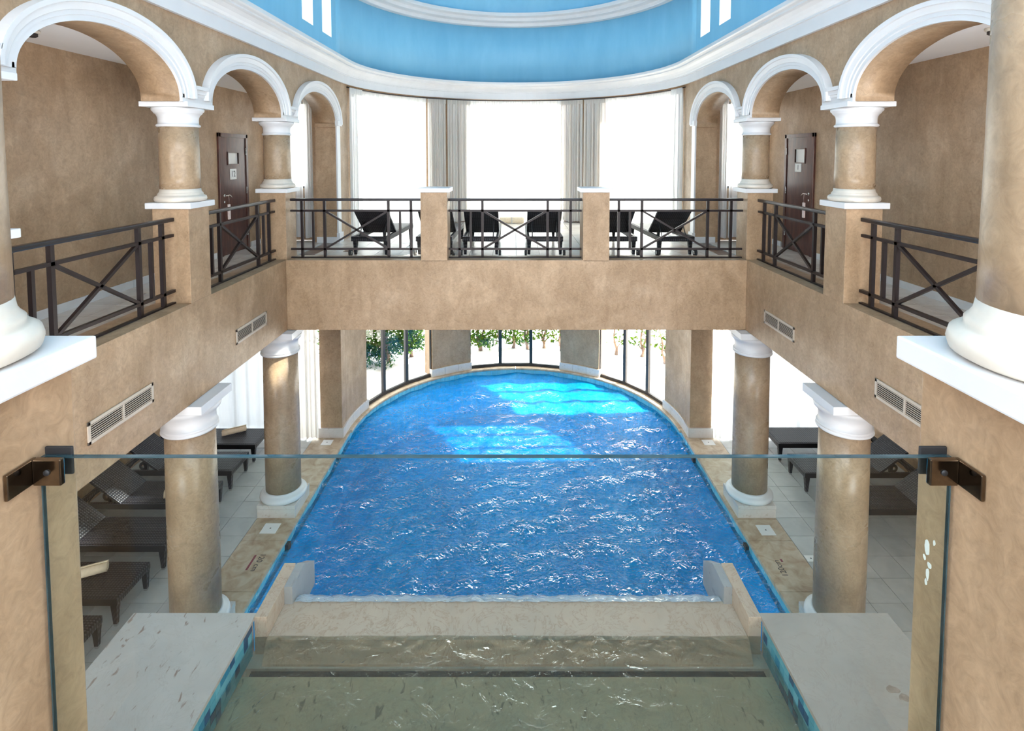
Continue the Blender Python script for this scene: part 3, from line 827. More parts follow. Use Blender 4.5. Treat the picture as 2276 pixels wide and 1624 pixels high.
# ================================================================== DOORS
def text_mesh(txt, size, mat, ext=0.0008):
    cu = bpy.data.curves.new('print', 'FONT'); cu.body = txt; cu.size = size; cu.extrude = ext
    cu.align_x = 'CENTER'; cu.align_y = 'CENTER'
    o = bpy.data.objects.new('tmp', cu); C.objects.link(o)
    bpy.context.view_layer.update()
    me = bpy.data.meshes.new_from_object(o.evaluated_get(bpy.context.evaluated_depsgraph_get()))
    bpy.data.objects.remove(o); bpy.data.curves.remove(cu)
    me.materials.clear(); me.materials.append(M[mat])
    return me
def door(s, n, number, y0, y1, label, hinge_far, pane):
    # local: x across the door (towards +Y when s<0 ... mirrored by rotation), -y into the corridor
    yc = (y0+y1)/2; Wd = y1-y0; H = 2.16
    rz = PI/2 if s < 0 else -PI/2
    r = empty('door_%d' % n, (s*XO, yc, GF), rz, label=label, kind='structure')
    fw = 0.07
    m = MB().box(-Wd/2, -Wd/2+fw, -0.035, 0.02, 0, H, 0.004).box(Wd/2-fw, Wd/2, -0.035, 0.02, 0, H, 0.004).box(-Wd/2, Wd/2, -0.035, 0.02, H-fw, H, 0.004)
    m.build('frame', 'door_wood', r)
    # leaf with an opening for the small window
    a, b = -Wd/2+fw, Wd/2-fw; px0, px1, pz0, pz1 = pane
    lf = MB()
    lf.box(a, px0, -0.018, 0.015, 0.005, H-fw).box(px1, b, -0.018, 0.015, 0.005, H-fw).box(px0, px1, -0.018, 0.015, 0.005, pz0).box(px0, px1, -0.018, 0.015, pz1, H-fw)
    lf.build('leaf', 'door_wood', r)
    bd = MB(); t = 0.018
    bd.box(px0-t, px0, -0.03, 0.0, pz0-t, pz1+t).box(px1, px1+t, -0.03, 0.0, pz0-t, pz1+t).box(px0, px1, -0.03, 0.0, pz0-t, pz0).box(px0, px1, -0.03, 0.0, pz1, pz1+t)
    bd.build('pane_bead', 'door_wood', r)
    MB().box(px0, px1, -0.004, 0.0, pz0, pz1).build('pane', 'white_plastic', r, label='small white pane')
    return r, a, b
def handle(r, x, z, dirx):
    h = MB().lathe([(0.0, 0), (0.026, 0), (0.026, 0.01), (0.0, 0.01)], n=20, caps=False)
    bmesh.ops.transform(h.bm, matrix=Matrix.Translation((x, -0.018, z)) @ Matrix.Rotation(PI/2, 4, 'X'), verts=h.bm.verts)
    h.tube([(x, -0.02, z), (x, -0.07, z), (x+dirx*0.03, -0.075, z+0.003), (x+dirx*0.08, -0.075, z+0.004), (x+dirx*0.12, -0.075, z-0.012), (x+dirx*0.15, -0.075, z-0.04)], 0.009, 10)
    o = h.build('handle', 'chrome', r, label='curved chrome lever handle')
    k = MB().lathe([(0.0, 0), (0.022, 0), (0.022, 0.008), (0.0, 0.008)], n=18, caps=False)
    bmesh.ops.transform(k.bm, matrix=Matrix.Translation((x, -0.018, z-0.115)) @ Matrix.Rotation(PI/2, 4, 'X'), verts=k.bm.verts)
    k.build('keyhole_cover', 'chrome', r)
def plate(r, x, z, w_, h_, txt, size):
    p = MB().box(x-w_/2, x+w_/2, -0.024, -0.018, z-h_/2, z+h_/2, 0.006).build('number_plate', 'white_plastic', r)
    o = bpy.data.objects.new('number', text_mesh(txt, size, 'black_print')); C.objects.link(o); o.parent = p
    o.location = (x, -0.025, z); o.rotation_euler = (PI/2, 0, 0)
def hinges(r, x):
    for z in (0.25, 1.05, 1.78):
        h = MB()
        for q in range(5): h.lathe([(0.0, 0), (0.011, 0), (0.011, 0.022), (0.0, 0.022)], cx=x, cy=-0.03, z0=z+0.026*q, n=10, caps=False)
        h.build('hinge', 'chrome', r)
d, a, b = door(-1, 1, '12', 9.62, 10.66, 'dark wooden door numbered 12 on the left gallery', True, (-0.20, 0.17, 1.615, 1.815))
handle(d, -0.36, 1.06, 1); plate(d, -0.03, 1.43, 0.23, 0.19, '12', 0.155); hinges(d, b-0.005)
d, a, b = door(1, 2, '1', 9.61, 10.65, 'dark wooden door numbered 1 on the right gallery', False, (-0.14, 0.20, 1.64, 1.88))
handle(d, 0.37, 1.09, -1); plate(d, -0.02, 1.545, 0.22, 0.15, '1', 0.13); hinges(d, a+0.005)
# tags hanging from the handles
def key_tag(x, y, z, label):
    r = empty('key_tag', (x, y, z), label=label, cat='tag', group='tags hanging from door handles')
    MB().tube([(0, 0, 0.0), (0.0, 0.012, -0.08), (0, 0.008, -0.16)], 0.004, 6).build('cord', 'key_tag', r)
    MB().box(-0.012, 0.012, -0.035, 0.04, -0.42, -0.15, 0.01).build('tassel', 'key_tag', r)
key_tag(-XO+0.085, 9.80, GF+1.06, 'pale tassel tag on the door handle of the left gallery')
key_tag(XO-0.085, 9.79, GF+1.09, 'pale tassel tag on the door handle of the right gallery')

# ================================================================== WINDOWS
def apse_window(n, d0, d1, panes, r0, z0, z1, yc, label, sill=True):
    root = empty('window_%d' % n, kind='structure', label=label)
    ds = [d0 + (d1-d0)*i/panes for i in range(panes+1)]
    P = [Vector((r0*math.sin(math.radians(d)), yc + r0*math.cos(math.radians(d)), 0)) for d in ds]
    fr = MB()
    for p, q in zip(P, P[1:]):
        fr.bar(p + Vector((0, 0, z0+0.035)), q + Vector((0, 0, z0+0.035)), 0.06, 0.07)
        fr.bar(p + Vector((0, 0, z1-0.035)), q + Vector((0, 0, z1-0.035)), 0.06, 0.07)
    fr.build('frame', 'window_frame', root)
    for i, p in enumerate(P):
        inn = Vector((math.sin(math.radians(ds[i])), math.cos(math.radians(ds[i])), 0))
        wd = 0.085 if 0 < i < panes else 0.05
        MB().bar(p + Vector((0, 0, z0)), p + Vector((0, 0, z1)), wd, 0.07, up=inn).build('mullion', 'window_frame', root)
    for p, q in zip(P, P[1:]):
        MB().bar(p.lerp(q, 0.02) + Vector((0, 0, (z0+z1)/2)), p.lerp(q, 0.98) + Vector((0, 0, (z0+z1)/2)), 0.008, z1-z0-0.14).build('pane', 'window_glass', root)
    return root
for i, (d0, d1) in enumerate(WIN):
    apse_window(i+1, d0, d1, 3, 3.60, 0.004, 2.9, YCIR, ('left', 'middle', 'right')[i] + ' three-pane pool window onto the garden')
    apse_window(i+4, *((-74, -37.5), (-20, 20), (37.5, 74))[i], 3, 3.95, GF+0.05, ZC0-0.1, XC, ('left', 'middle', 'right')[i] + ' tall upper window behind sheer curtains')
def flat_window(n, s, x0, x1, y, z0, z1, label, mull=1):
    root = empty('window_%d' % n, kind='structure', label=label)
    a, b = sorted((s*x0, s*x1)); t = 0.05
    m = MB().box(a, a+t, y-0.03, y+0.03, z0, z1).box(b-t, b, y-0.03, y+0.03, z0, z1).box(a, b, y-0.03, y+0.03, z0, z0+t).box(a, b, y-0.03, y+0.03, z1-t, z1)
    m.build('frame', 'window_frame', root)
    for i in range(mull+1):
        xa = a + (b-a)*i/(mull+1); xb = a + (b-a)*(i+1)/(mull+1)
        if i: MB().box(xa-0.03, xa+0.03, y-0.025, y+0.025, z0, z1).build('mullion', 'window_frame', root)
        MB().box(xa+0.03, xb-0.03, y-0.004, y+0.004, z0+t, z1-t).build('pane', 'window_glass', root)
for s, nm, n in ((-1, 'left', 7), (1, 'right', 8)):
    flat_window(n, s, 4.33, 5.06, 11.66, 5.02, 6.82, 'window at the end of the %s gallery corridor' % nm, 0)
    flat_window(n+2, s, 3.97, 6.75, 11.22, 0.02, 2.82, 'tall window at the end of the %s aisle by the loungers' % nm, 2)
for s, nm, n in ((-1, 'left', 11), (1, 'right', 12)):
    for q, (y0, y1, zb) in enumerate(SLITS):
        a, b = sorted((s*(W+0.30), s*(W+0.31)))
        box('window_%d' % n, 'window_glass', None, a, b, y0, y1, zb, 9.0, kind='structure', label='%s slit window in the blue drum on the %s' % (SORD[q], nm)); n += 2

# ================================================================== CURTAINS
def curtain(path, z0, z1, mat, label, name='sheer_curtain', amp=0.03, pleats=20, flare=1.0, head=True, seed=1):
    rnd = random.Random(seed)
    # path: function t->(x,y,nx,ny)
    n = pleats*10; m = MB(); rows = []
    zs = [z0 + (z1-z0)*k/10 for k in range(11)]
    ph = [rnd.uniform(-0.5, 0.5) for _ in range(pleats+2)]
    for k, z in enumerate(zs):
        row = []
        f = 1 - k/10
        for i in range(n+1):
            t = i/n; x, y, nx, ny = path(t)
            j = int(t*pleats); u = t*pleats
            a = amp*(0.6 + 0.5*math.sin(j*2.3 + seed))*(0.45 + 0.55*min(1, f*3 + 0.2))
            p = a*math.sin(2*PI*u + 0.5*math.sin(u*0.7 + seed) + ph[j]*f*0.8)
            row.append(m.bm.verts.new((x + nx*p, y + ny*p, z + (0.012*math.sin(u*1.3) if k == 0 else 0))))
        rows.append(row)
    for a, b in zip(rows, rows[1:]):
        for i in range(n): m.bm.faces.new((a[i], a[i+1], b[i+1], b[i])).smooth = True
    r = empty(name, (0, 0, 0), label=label, cat='curtain', group='curtains')
    m.build('fabric', mat, r)
    if head:
        m = MB(); rows = []
        for z in (z1-0.10, z1-0.07, z1-0.03, z1+0.02):
            row = []
            for i in range(n*2+1):
                t = i/(n*2); x, y, nx, ny = path(t)
                p = 0.012 + 0.014*math.sin(2*PI*t*pleats*4 + math.sin(t*90))
                row.append(m.bm.verts.new((x + nx*p, y + ny*p, z)))
            rows.append(row)
        for a, b in zip(rows, rows[1:]):
            for i in range(n*2): m.bm.faces.new((a[i], a[i+1], b[i+1], b[i])).smooth = True
        m.build('gathered_heading', mat, r)
    return r
def arcf(r, d0, d1, yc=XC):
    def f(t):
        d = math.radians(d0 + (d1-d0)*t)
        return r*math.sin(d), yc + r*math.cos(d), -math.sin(d), -math.cos(d)
    return f
CT = ZC0 - 0.06
curtain(arcf(3.70, -73, -38), GF+0.02, CT, 'sheer_fabric', 'white sheer curtain over the left upper window', amp=0.035, pleats=11, seed=2)
curtain(arcf(3.70, -19.5, 19.5), GF+0.02, CT, 'sheer_fabric', 'white sheer curtain over the middle upper window', amp=0.03, pleats=10, seed=3)
curtain(arcf(3.70, 38, 73), GF+0.02, CT, 'sheer_fabric', 'white sheer curtain over the right upper window', amp=0.02, pleats=8, seed=4)
curtain(arcf(3.68, -37.5, -29.5), GF+0.02, CT, 'curtain_fabric', 'gathered curtain bunched right of the left upper window', 'gathered_curtain', 0.06, 8, seed=5)
curtain(arcf(3.68, -28.8, -19), GF+0.02, CT, 'curtain_fabric', 'gathered curtain bunched left of the middle upper window', 'gathered_curtain', 0.06, 8, seed=6)
curtain(arcf(3.68, 19, 28.3), GF+0.02, CT, 'curtain_fabric', 'gathered curtain bunched right of the middle upper window', 'gathered_curtain', 0.06, 8, seed=7)
curtain(arcf(3.68, 29, 38), GF+0.02, CT, 'curtain_fabric', 'gathered curtain bunched left of the right upper window', 'gathered_curtain', 0.06, 8, seed=8)
curtain(arcf(3.64, -79, -71), GF+0.02, CT, 'sheer_fabric', 'gathered white curtain at the far left end of the curtain rod', 'gathered_curtain', 0.06, 5, seed=9)
curtain(arcf(3.64, 72, 79), GF+0.02, CT, 'sheer_fabric', 'gathered white curtain at the far right end of the curtain rod', 'gathered_curtain', 0.06, 5, seed=10)
rod = MB().tube([Vector((*arcf(3.66, -80, 80)(i/60)[:2], CT+0.02)) for i in range(61)], 0.013, 8).build('curtain_rod', 'rail_top', None, label='dark curved curtain rod under the white cornice', cat='curtain rod')
def linef(x0, x1, y):
    return lambda t: (x0 + (x1-x0)*t, y, 0, -1)
for s, nm in ((-1, 'left'), (1, 'right')):
    curtain(linef(s*4.40, s*4.95, 11.52), 4.0, 6.86, 'sheer_fabric', 'sheer curtain over the window ending the %s gallery corridor' % nm, amp=0.02, pleats=5, seed=20+s)
    curtain(linef(s*4.16, s*4.36, 11.50), 4.0, 6.86, 'sheer_fabric', 'gathered curtain beside the window ending the %s gallery corridor' % nm, 'gathered_curtain', 0.05, 4, seed=24+s)
    curtain(linef(s*4.90, s*5.10, 11.50), 4.0, 6.86, 'curtain_fabric', 'thick curtain in the outer corner of the %s gallery corridor' % nm, 'gathered_curtain', 0.05, 4, seed=28+s)
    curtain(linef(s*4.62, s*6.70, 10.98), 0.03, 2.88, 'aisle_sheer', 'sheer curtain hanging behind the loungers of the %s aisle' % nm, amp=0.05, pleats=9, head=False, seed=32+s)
    curtain(linef(s*3.97, s*4.45, 10.93), 0.03, 2.9, 'curtain_fabric' if s < 0 else 'sheer_fabric', 'gathered curtain beside the pier and column of the %s aisle' % nm, 'gathered_curtain', 0.06, 5, head=False, seed=36+s)

# ================================================================== SUN LOUNGERS
def lounger(raise_deg):
    r = empty('sun_lounger', cat='sun lounger')
    Wd, Ls, Lb, Lt, zt = 0.63, 1.26, 0.70, 1.96, 0.36
    h = 0.085; zf = zt - h
    m = MB()
    m.box(0, Lt, -Wd/2, -Wd/2+0.05, zf, zt, 0.006).box(0, Lt, Wd/2-0.05, Wd/2, zf, zt, 0.006)
    m.box(0, 0.05, -Wd/2+0.05, Wd/2-0.05, zf, zt, 0.006).box(Lt-0.05, Lt, -Wd/2+0.05, Wd/2-0.05, zf, zt, 0.006)
    m.build('frame', 'rattan_weave', r)
    MB().box(0.03, Ls, -Wd/2+0.03, Wd/2-0.03, zt-0.02, zt+0.006, 0.004).build('seat', 'rattan_weave', r)
    a = math.radians(raise_deg)
    b = MB().box(0, Lb, -Wd/2+0.01, Wd/2-0.01, -0.028, 0.008, 0.006)
    bo = b.build('backrest', 'rattan_weave', r); bo.location = (Ls, 0, zt); bo.rotation_euler = (0, -a, 0)
    for y in (-Wd/2+0.10, Wd/2-0.10):
        p = (Ls + 0.42*math.cos(a), y, zt + 0.42*math.sin(a) - 0.03)
        MB().tube([p, (Ls + 0.58, y, zf+0.03)], 0.009, 8).build('support_strut', 'rubber', r)
    for x, y in ((0.045, -Wd/2+0.04), (0.045, Wd/2-0.04), (Lt-0.12, -Wd/2+0.04), (Lt-0.12, Wd/2-0.04)):
        lg = MB().taper((x, y, zf+0.01), (x, y, 0.03), 0.075, 0.042).build('leg', 'rattan_weave', r)
        MB().taper((x, y, 0.032), (x, y, 0.0), 0.040, 0.038).build('foot_cap', 'chrome', lg)
    for y in (-Wd/2+0.015, Wd/2-0.015):
        wv = MB().lathe([(0.0, -0.018), (0.07, -0.018), (0.078, -0.01), (0.078, 0.01), (0.07, 0.018), (0.0, 0.018)], n=24, caps=False)
        wh = wv.build('wheel', 'rubber', r); wh.location = (Lt-0.03, y + (0.035 if y > 0 else -0.035), 0.079); wh.rotation_euler = (PI/2, 0, 0)
        MB().lathe([(0.0, -0.022), (0.03, -0.022), (0.03, 0.022), (0.0, 0.022)], n=16, caps=False).build('hub', 'chrome', wh)
    return r
low = lounger(38); up = lounger(39)
LP = [(-4.835, 10.36, 'rolled towel on top, farthest in the left row'),
      (-4.835, 9.50, 'second from the sheer curtain in the left row'),
      (-4.835, 8.60, 'third from the left sheer curtain, sunlit, with a towel'),
      (-4.835, 7.68, 'fourth from the left sheer curtain, sunlit, no towel'),
      (-4.835, 6.76, 'fifth in the left row, large rolled towel at its end'),
      (-4.835, 5.90, 'nearest of the left row, only a foot corner showing')]
used = []
def place(src, loc, rz, label, group):
    o = src if src not in used else copy_tree(src)
    used.append(src)
    o.location = loc; o.rotation_euler = (0, 0, rz); o['label'] = label; o['group'] = group
    return o
for x, y, l in LP: place(low, (x, y, 0), PI, 'dark woven lounger, ' + l, 'loungers in the left aisle')
for x, y, l in ((4.88, 10.40, 'farthest of the right row, under the bright curtain'), (4.87, 9.43, 'middle one of the right row, with a rolled towel'), (4.865, 8.46, 'nearest of the right row, flat seat facing the column')):
    place(low, (x, y, 0), 0, 'dark woven lounger, ' + l, 'loungers in the right aisle')
def up_at(hx, hy, ang, l):
    # head-end centre (hx, hy); ang = rotation of the foot direction from +Y towards +X
    a = math.radians(ang); L = 1.96
    fx, fy = hx + L*math.sin(a), hy + L*math.cos(a)
    place(up, (fx, fy, GF), -PI/2 - a, 'dark woven lounger upstairs, ' + l, 'loungers on the upper lounge')
up_at(-2.56, 9.62, 3, 'behind the left span of the bridge railing')
up_at(-1.43, 9.62, 1, 'mostly hidden by the left bridge pedestal')
up_at(-0.62, 9.62, 0, 'left of the crossed bars in the middle railing')
up_at(0.50, 9.62, 0, 'right of the crossed bars in the middle railing')
up_at(1.79, 9.62, -1, 'partly hidden by the right bridge pedestal')
up_at(2.79, 9.62, -3, 'behind the right span of the bridge railing')

# ================================================================== TOWELS
def towel(loc, rz, L, R, label):
    m = MB(); th = 0.012; turns = 3.2; n = 70
    inner, outer = [], []
    for i in range(n+1):
        t = i/n; ang = 2*PI*turns*t; rr = 0.012 + (R-0.012)*t
        for lst, q in ((inner, rr - th*0.85), (outer, rr)):
            q = max(0.002, q); lst.append((q*math.cos(ang), q*math.sin(ang)))
    A = {}
    for nm_, lst in (('i', inner), ('o', outer)):
        A[nm_] = [[m.bm.verts.new((x + 0.006*math.sin(k*2.1 + j*0.2), u, v)) for j, (u, v) in enumerate(lst)] for k, x in enumerate((-L/2, -L/6, L/6, L/2))]
    for k in range(3):
        for i in range(n):
            for nm_ in 'io':
                m.bm.faces.new((A[nm_][k][i], A[nm_][k][i+1], A[nm_][k+1][i+1], A[nm_][k+1][i])).smooth = True
    for k in (0, 3):
        for i in range(n): m.bm.faces.new((A['i'][k][i], A['i'][k][i+1], A['o'][k][i+1], A['o'][k][i]))
    for k in range(3): m.bm.faces.new((A['i'][k][n], A['o'][k][n], A['o'][k+1][n], A['i'][k+1][n]))
    o = m.build('rolled_towel', 'towel', None, label=label, cat='towel', group='rolled towels')
    o.location = loc; o.rotation_euler = (0.4, 0, rz)
towel((-5.42, 10.45, 0.427), 0.55, 0.42, 0.062, 'cream rolled towel on the farthest lounger by the left curtain')
towel((-5.30, 8.52, 0.432), 0.5, 0.44, 0.066, 'cream rolled towel half hidden by the lower left column')
towel((-5.50, 6.78, 0.438), 0.45, 0.52, 0.072, 'cream rolled towel on the lounger nearest the left pedestal')
towel((5.58, 9.40, 0.43), 2.6, 0.42, 0.064, 'cream rolled towel peeping out behind the lower right column')

# ================================================================== CASCADE BASIN
ZP = 1.46; BX = -0.095
bas = empty('cascade_basin', (BX, 4.2, 0), label='raised stone water basin with a spillway into the pool', cat='basin')
def inb(m, name, mat, parent=None, **kw):
    o = m.build(name, mat, parent or bas, **kw)
    if parent is None: o.matrix_parent_inverse = Matrix.Translation((-BX, -4.2, 0))
    return o
for s, xi, xo in ((-1, -2.435, -3.577), (1, 2.245, 3.44)):
    a, b = sorted((xi, xo))
    inb(MB().box(a, b, 2.4, 4.965, ZP-0.04, ZP, 0.006), 'ledge_slab', 'marble_white' if s < 0 else 'marble_beige', label='pale fossil stone ledge slab' if s < 0 else 'plain beige stone ledge slab')
    a, b = sorted((xi - s*(-0.02), xo))
    inb(MB().box(a, b, 2.4, 4.94, 0, ZP-0.042), 'side_wall', 'plinth_stone')
    mt = [MB().box(-0.004, 0.004, -0.038, 0.038, -0.038, 0.038, 0.001).mesh('mosaic_tile', q) for q in ('mosaic_sky', 'mosaic_teal', 'mosaic_blue', 'mosaic_navy')]
    rnd = random.Random(3 + s)
    for row in range(4):
        for i in range(24):
            k = rnd.choices((0, 1, 2, 3), (5, 3, 2, 2))[0]
            inst('mosaic_tile', mt[k], (xi - s*(-0.02) - s*0.003 - BX, 4.90 - 0.079*(i+0.5) - 4.2, ZP-0.083-0.079*row), bas)
    # cheek slab and fin
    c0, c1 = sorted((xi + s*(-0.0), xi - s*0.118))
    inb(MB().box(c0, c1, 4.915, 5.60, 1.0, ZP, 0.004), 'cheek_slab', 'marble_pink', label='pinkish veined marble cheek slab')
    f0, f1 = sorted((xi - s*0.118, xi - s*0.20))
    inb(MB().prism([(5.30, 1.0), (5.30, 1.44), (5.62, 1.44), (5.90, 1.26), (5.90, 1.0)], 'x', f0, f1), 'fin', 'grey_granite', label='grey stone fin with a clipped corner')
inb(MB().prism([(4.89, 1.262), (5.33, 1.262), (5.36, 1.25), (5.36, 1.10), (4.79, 1.10), (4.79, 1.12)], 'x', -2.315, 2.125), 'spill_slab', 'marble_pink')
inb(MB().box(-2.455, 2.265, 4.77, 5.25, 0.0, 1.10), 'front_wall', 'plinth_stone')
inb(MB().box(-2.455, 2.265, 2.4, 4.70, 0.9, 1.09), 'basin_floor', 'basin_stone')
inb(MB().box(-2.40, 2.21, 4.705, 4.775, 1.05, 1.075), 'shadow_strip', 'vent_dark')  # dark box stands in for the shadow line in the step groove
# basin water: a gently rippled sheet
m = MB(); nx_, ny_ = 70, 44; g = []
for i in range(nx_+1):
    x = -2.43 + 4.67*i/nx_
    g.append([m.bm.verts.new((x, 2.5 + 2.42*j/ny_, 1.275 + 0.004*math.sin(9*x + 2*math.sin(3.1*j/ny_*2.4)) + 0.003*math.sin(14*j/ny_*2.4 + 1.7*x))) for j in range(ny_+1)])
for i in range(nx_):
    for j in range(ny_): m.bm.faces.new((g[i][j], g[i+1][j], g[i+1][j+1], g[i][j+1])).smooth = True
m.build('basin_water', 'basin_water', None, kind='stuff', label='shallow greenish water standing in the raised basin', cat='water')
# falling sheet
m = MB(); g = []
for i in range(91):
    x = -2.22 + 4.25*i/90; row = []
    for j in range(15):
        t = 0.54*j/14
        yv = 5.31 + (1.42 + 0.06*math.sin(i*0.9) + 0.05*math.sin(i*0.31+1))*t
        row.append(m.bm.verts.new((x, yv, 1.278 + 0.006*math.sin(i*1.7) - 4.9*t*t)))
    g.append(row)
for i in range(90):
    for j in range(14): m.bm.faces.new((g[i][j], g[i+1][j], g[i+1][j+1], g[i][j+1])).smooth = True
m.build('falling_water', 'falling_water', None, kind='stuff', label='thin white sheet of water pouring over the spillway lip', cat='water')

# ================================================================== GLASS GUARD AND BRACKETS
gr = empty('glass_guard', (-0.09, 1.44, 3.7), label='clear frameless glass guard panel across the foreground', cat='glass panel')
gx0, gx1 = -1.288, 1.122
o = MB().box(gx0, gx1, 1.435, 1.445, 3.7, 4.912, 0.001).build('pane', 'guard_glass', gr); o.matrix_parent_inverse = Matrix.Translation((0.09, -1.44, -3.7))
for nm_, a in (('top_edge', (gx0, gx1, 1.4345, 1.4455, 4.910, 4.914)), ('side_edge', (gx0-0.003, gx0, 1.4345, 1.4455, 3.7, 4.912)), ('side_edge', (gx1, gx1+0.003, 1.4345, 1.4455, 3.7, 4.912))):
    o = MB().box(*a).build(nm_, 'glass_edge', gr, label='green-grey polished glass edge'); o.matrix_parent_inverse = Matrix.Translation((0.09, -1.44, -3.7))
for s, xf, nm in ((-1, -1.305, 'left'), (1, 1.137, 'right')):
    r = empty('glass_bracket', (xf, 1.44, 4.905), label='bronze steel angle bracket holding the glass to the %s pedestal' % nm, cat='bracket', group='glass brackets')
    d = -s
    a, b = sorted((d*0.012, d*0.085))
    MB().box(a, b, -0.028, -0.012, -0.058, 0.012, 0.003).build('front_plate', 'bracket_steel', r)
    MB().box(a, b, 0.012, 0.02, -0.05, 0.026, 0.003).build('back_plate', 'rubber', r)
    a, b = sorted((d*0.002, d*0.012))
    MB().box(a, b, -0.10, -0.012, -0.055, 0.012, 0.003).build('wall_plate', 'bracket_steel', r)
    hd = MB().lathe([(0.0, 0), (0.008, 0), (0.008, 0.003), (0, 0.003)], n=16, caps=False)
    bmesh.ops.transform(hd.bm, matrix=Matrix.Translation((d*0.05, -0.028, -0.022)) @ Matrix.Rotation(PI/2, 4, 'X'), verts=hd.bm.verts)
    hd.build('bolt', 'rubber', r)

# ================================================================== DECK DETAILS
def cover(x, y, sx, sy, label):
    r = empty('drain_cover', (x, y, 0.004), label=label, cat='cover', group='square covers set in the deck')
    MB().box(-sx/2, sx/2, -sy/2, sy/2, 0, 0.006, 0.002).build('lid', 'white_plastic', r)
    MB().lathe([(0.012, 0.006), (0.012, 0.0068)], n=14).build('finger_hole', 'black_print', r)
cover(-3.77, 8.24, 0.24, 0.23, 'white square cover beside the plinth on the left coping')
cover(3.80, 8.20, 0.22, 0.23, 'white square cover beside the plinth on the right coping')
cover(-3.76, 10.80, 0.20, 0.2, 'white square cover near the far left curtain')
cover(3.83, 10.80, 0.22, 0.2, 'white square cover near the far right curtain')
cover(4.17, 7.60, 0.15, 0.12, 'small white cover on the tiles beside the lower right column')
def marking(x, y, s, txt, label):
    r = empty('depth_marking', (x, y, 0.0045), label=label, cat='marking', group='depth markings')
    o = bpy.data.objects.new('lettering', text_mesh(txt, 0.115, 'black_print', 0.0004)); C.objects.link(o); o.parent = r
    o.rotation_euler = (0, 0, -PI/2 if s < 0 else PI/2)
    if s < 0: MB().box(-0.115, -0.085, -0.15, 0.14, 0, 0.0008).build('red_line', 'red_print', r)
    else: MB().box(0.06, 0.09, 0.12, 0.17, 0, 0.0008).build('red_line', 'red_print', r)
marking(-3.63, 7.53, -1, '120 cm', 'black 120 cm depth marking with a red line on the left coping')
marking(3.66, 7.42, 1, '120cm', 'worn black 120cm depth marking on the right coping')
# inlet boxes at the pool edge
for x, y, nm in ((-3.43, 8.05, 'beside the left plinth'), (3.43, 8.02, 'beside the right plinth'), (-3.43, 10.45, 'at the far left of the pool'), (3.43, 10.45, 'at the far right of the pool')):
    r = empty('pool_inlet', (x, y, -0.14), label='dark inlet box at the waterline ' + nm, cat='inlet', group='pool inlets')
    MB().box(-0.03, 0.03, -0.05, 0.05, -0.05, 0.05, 0.004).build('housing', 'window_frame', r)
    MB().box(-0.035, 0.035, -0.035, 0.035, -0.035, 0.035, 0.003).build('grille', 'rubber', r)

# ---- dried paint splashes on the right pedestal, brown print on the right ledge
def blob(m, poly_fn, cx, cy_, rx, ry, n, seed, t0, t1, axis):
    rb = random.Random(seed)
    pts = []
    for i in range(n):
        a_ = 2*PI*i/n; k_ = rb.uniform(0.7, 1.15)
        pts.append((cx + rx*k_*math.cos(a_), cy_ + ry*k_*math.sin(a_)))
    m.prism(pts, axis, t0, t1)
pm = MB()
for i, (y_, z_, ry_, rz_) in enumerate(((1.523, 4.60, 0.009, 0.026), (1.532, 4.565, 0.006, 0.008), (1.512, 4.555, 0.007, 0.010), (1.518, 4.525, 0.007, 0.018), (1.523, 4.50, 0.005, 0.010), (1.498, 4.63, 0.004, 0.008))):
    blob(pm, None, y_, z_, ry_, rz_, 10, i, 1.1358, 1.1375, 'x')
pm.build('paint_splash', 'white_plastic', None, label='dried white paint splashes on the right foreground pedestal', cat='stain')
pm = MB()
for i, (x_, y_, rx_, ry_) in enumerate(((2.98, 4.22, 0.055, 0.035), (3.03, 4.15, 0.055, 0.035), (3.07, 4.08, 0.05, 0.03), (3.12, 4.15, 0.012, 0.01), (3.15, 4.10, 0.015, 0.01))):
    blob(pm, None, x_, y_, rx_, ry_, 12, 30+i, ZP-0.001, ZP+0.0012, 'z')
pm.build('shoe_print', 'print_stain', None, label='faint brown shoe print on the right stone ledge', cat='stain')
# ---- smoke detectors
for x, y, nm in ((-4.64, 5.40, 'left'), (4.45, 5.30, 'right')):
    r = empty('smoke_detector', (x, y, CEIL), label='small round smoke detector on the %s gallery ceiling' % nm, cat='smoke detector', group='smoke detectors')
    MB().lathe([(0.0, 0), (0.065, 0), (0.065, -0.02), (0.055, -0.03), (0.0, -0.03)], n=28, caps=False).build('base', 'detector', r)
    MB().lathe([(0.0, -0.03), (0.045, -0.03), (0.045, -0.055), (0.03, -0.065), (0.0, -0.065)], n=28, caps=False).build('sensor', 'vent_dark', r)

# ================================================================== GARDEN
g = MB(); n = 60
vs = [[g.bm.verts.new((-30 + 60*i/n, 14.2 + 40*j/n - 3.2, -0.06 + 0.05*math.sin(i*1.3)*math.cos(j*0.9) - 0.02)) for j in range(n+1)] for i in range(n+1)]
def keep(x, y): return math.hypot(x, y-YCIR) > 3.6 and not (abs(x) < XL+0.3 and y < 11.5)
for i in range(n):
    for j in range(n):
        q = (vs[i][j], vs[i+1][j], vs[i+1][j+1], vs[i][j+1])
        if all(keep(v.co.x, v.co.y) for v in q): g.bm.faces.new(q).smooth = True
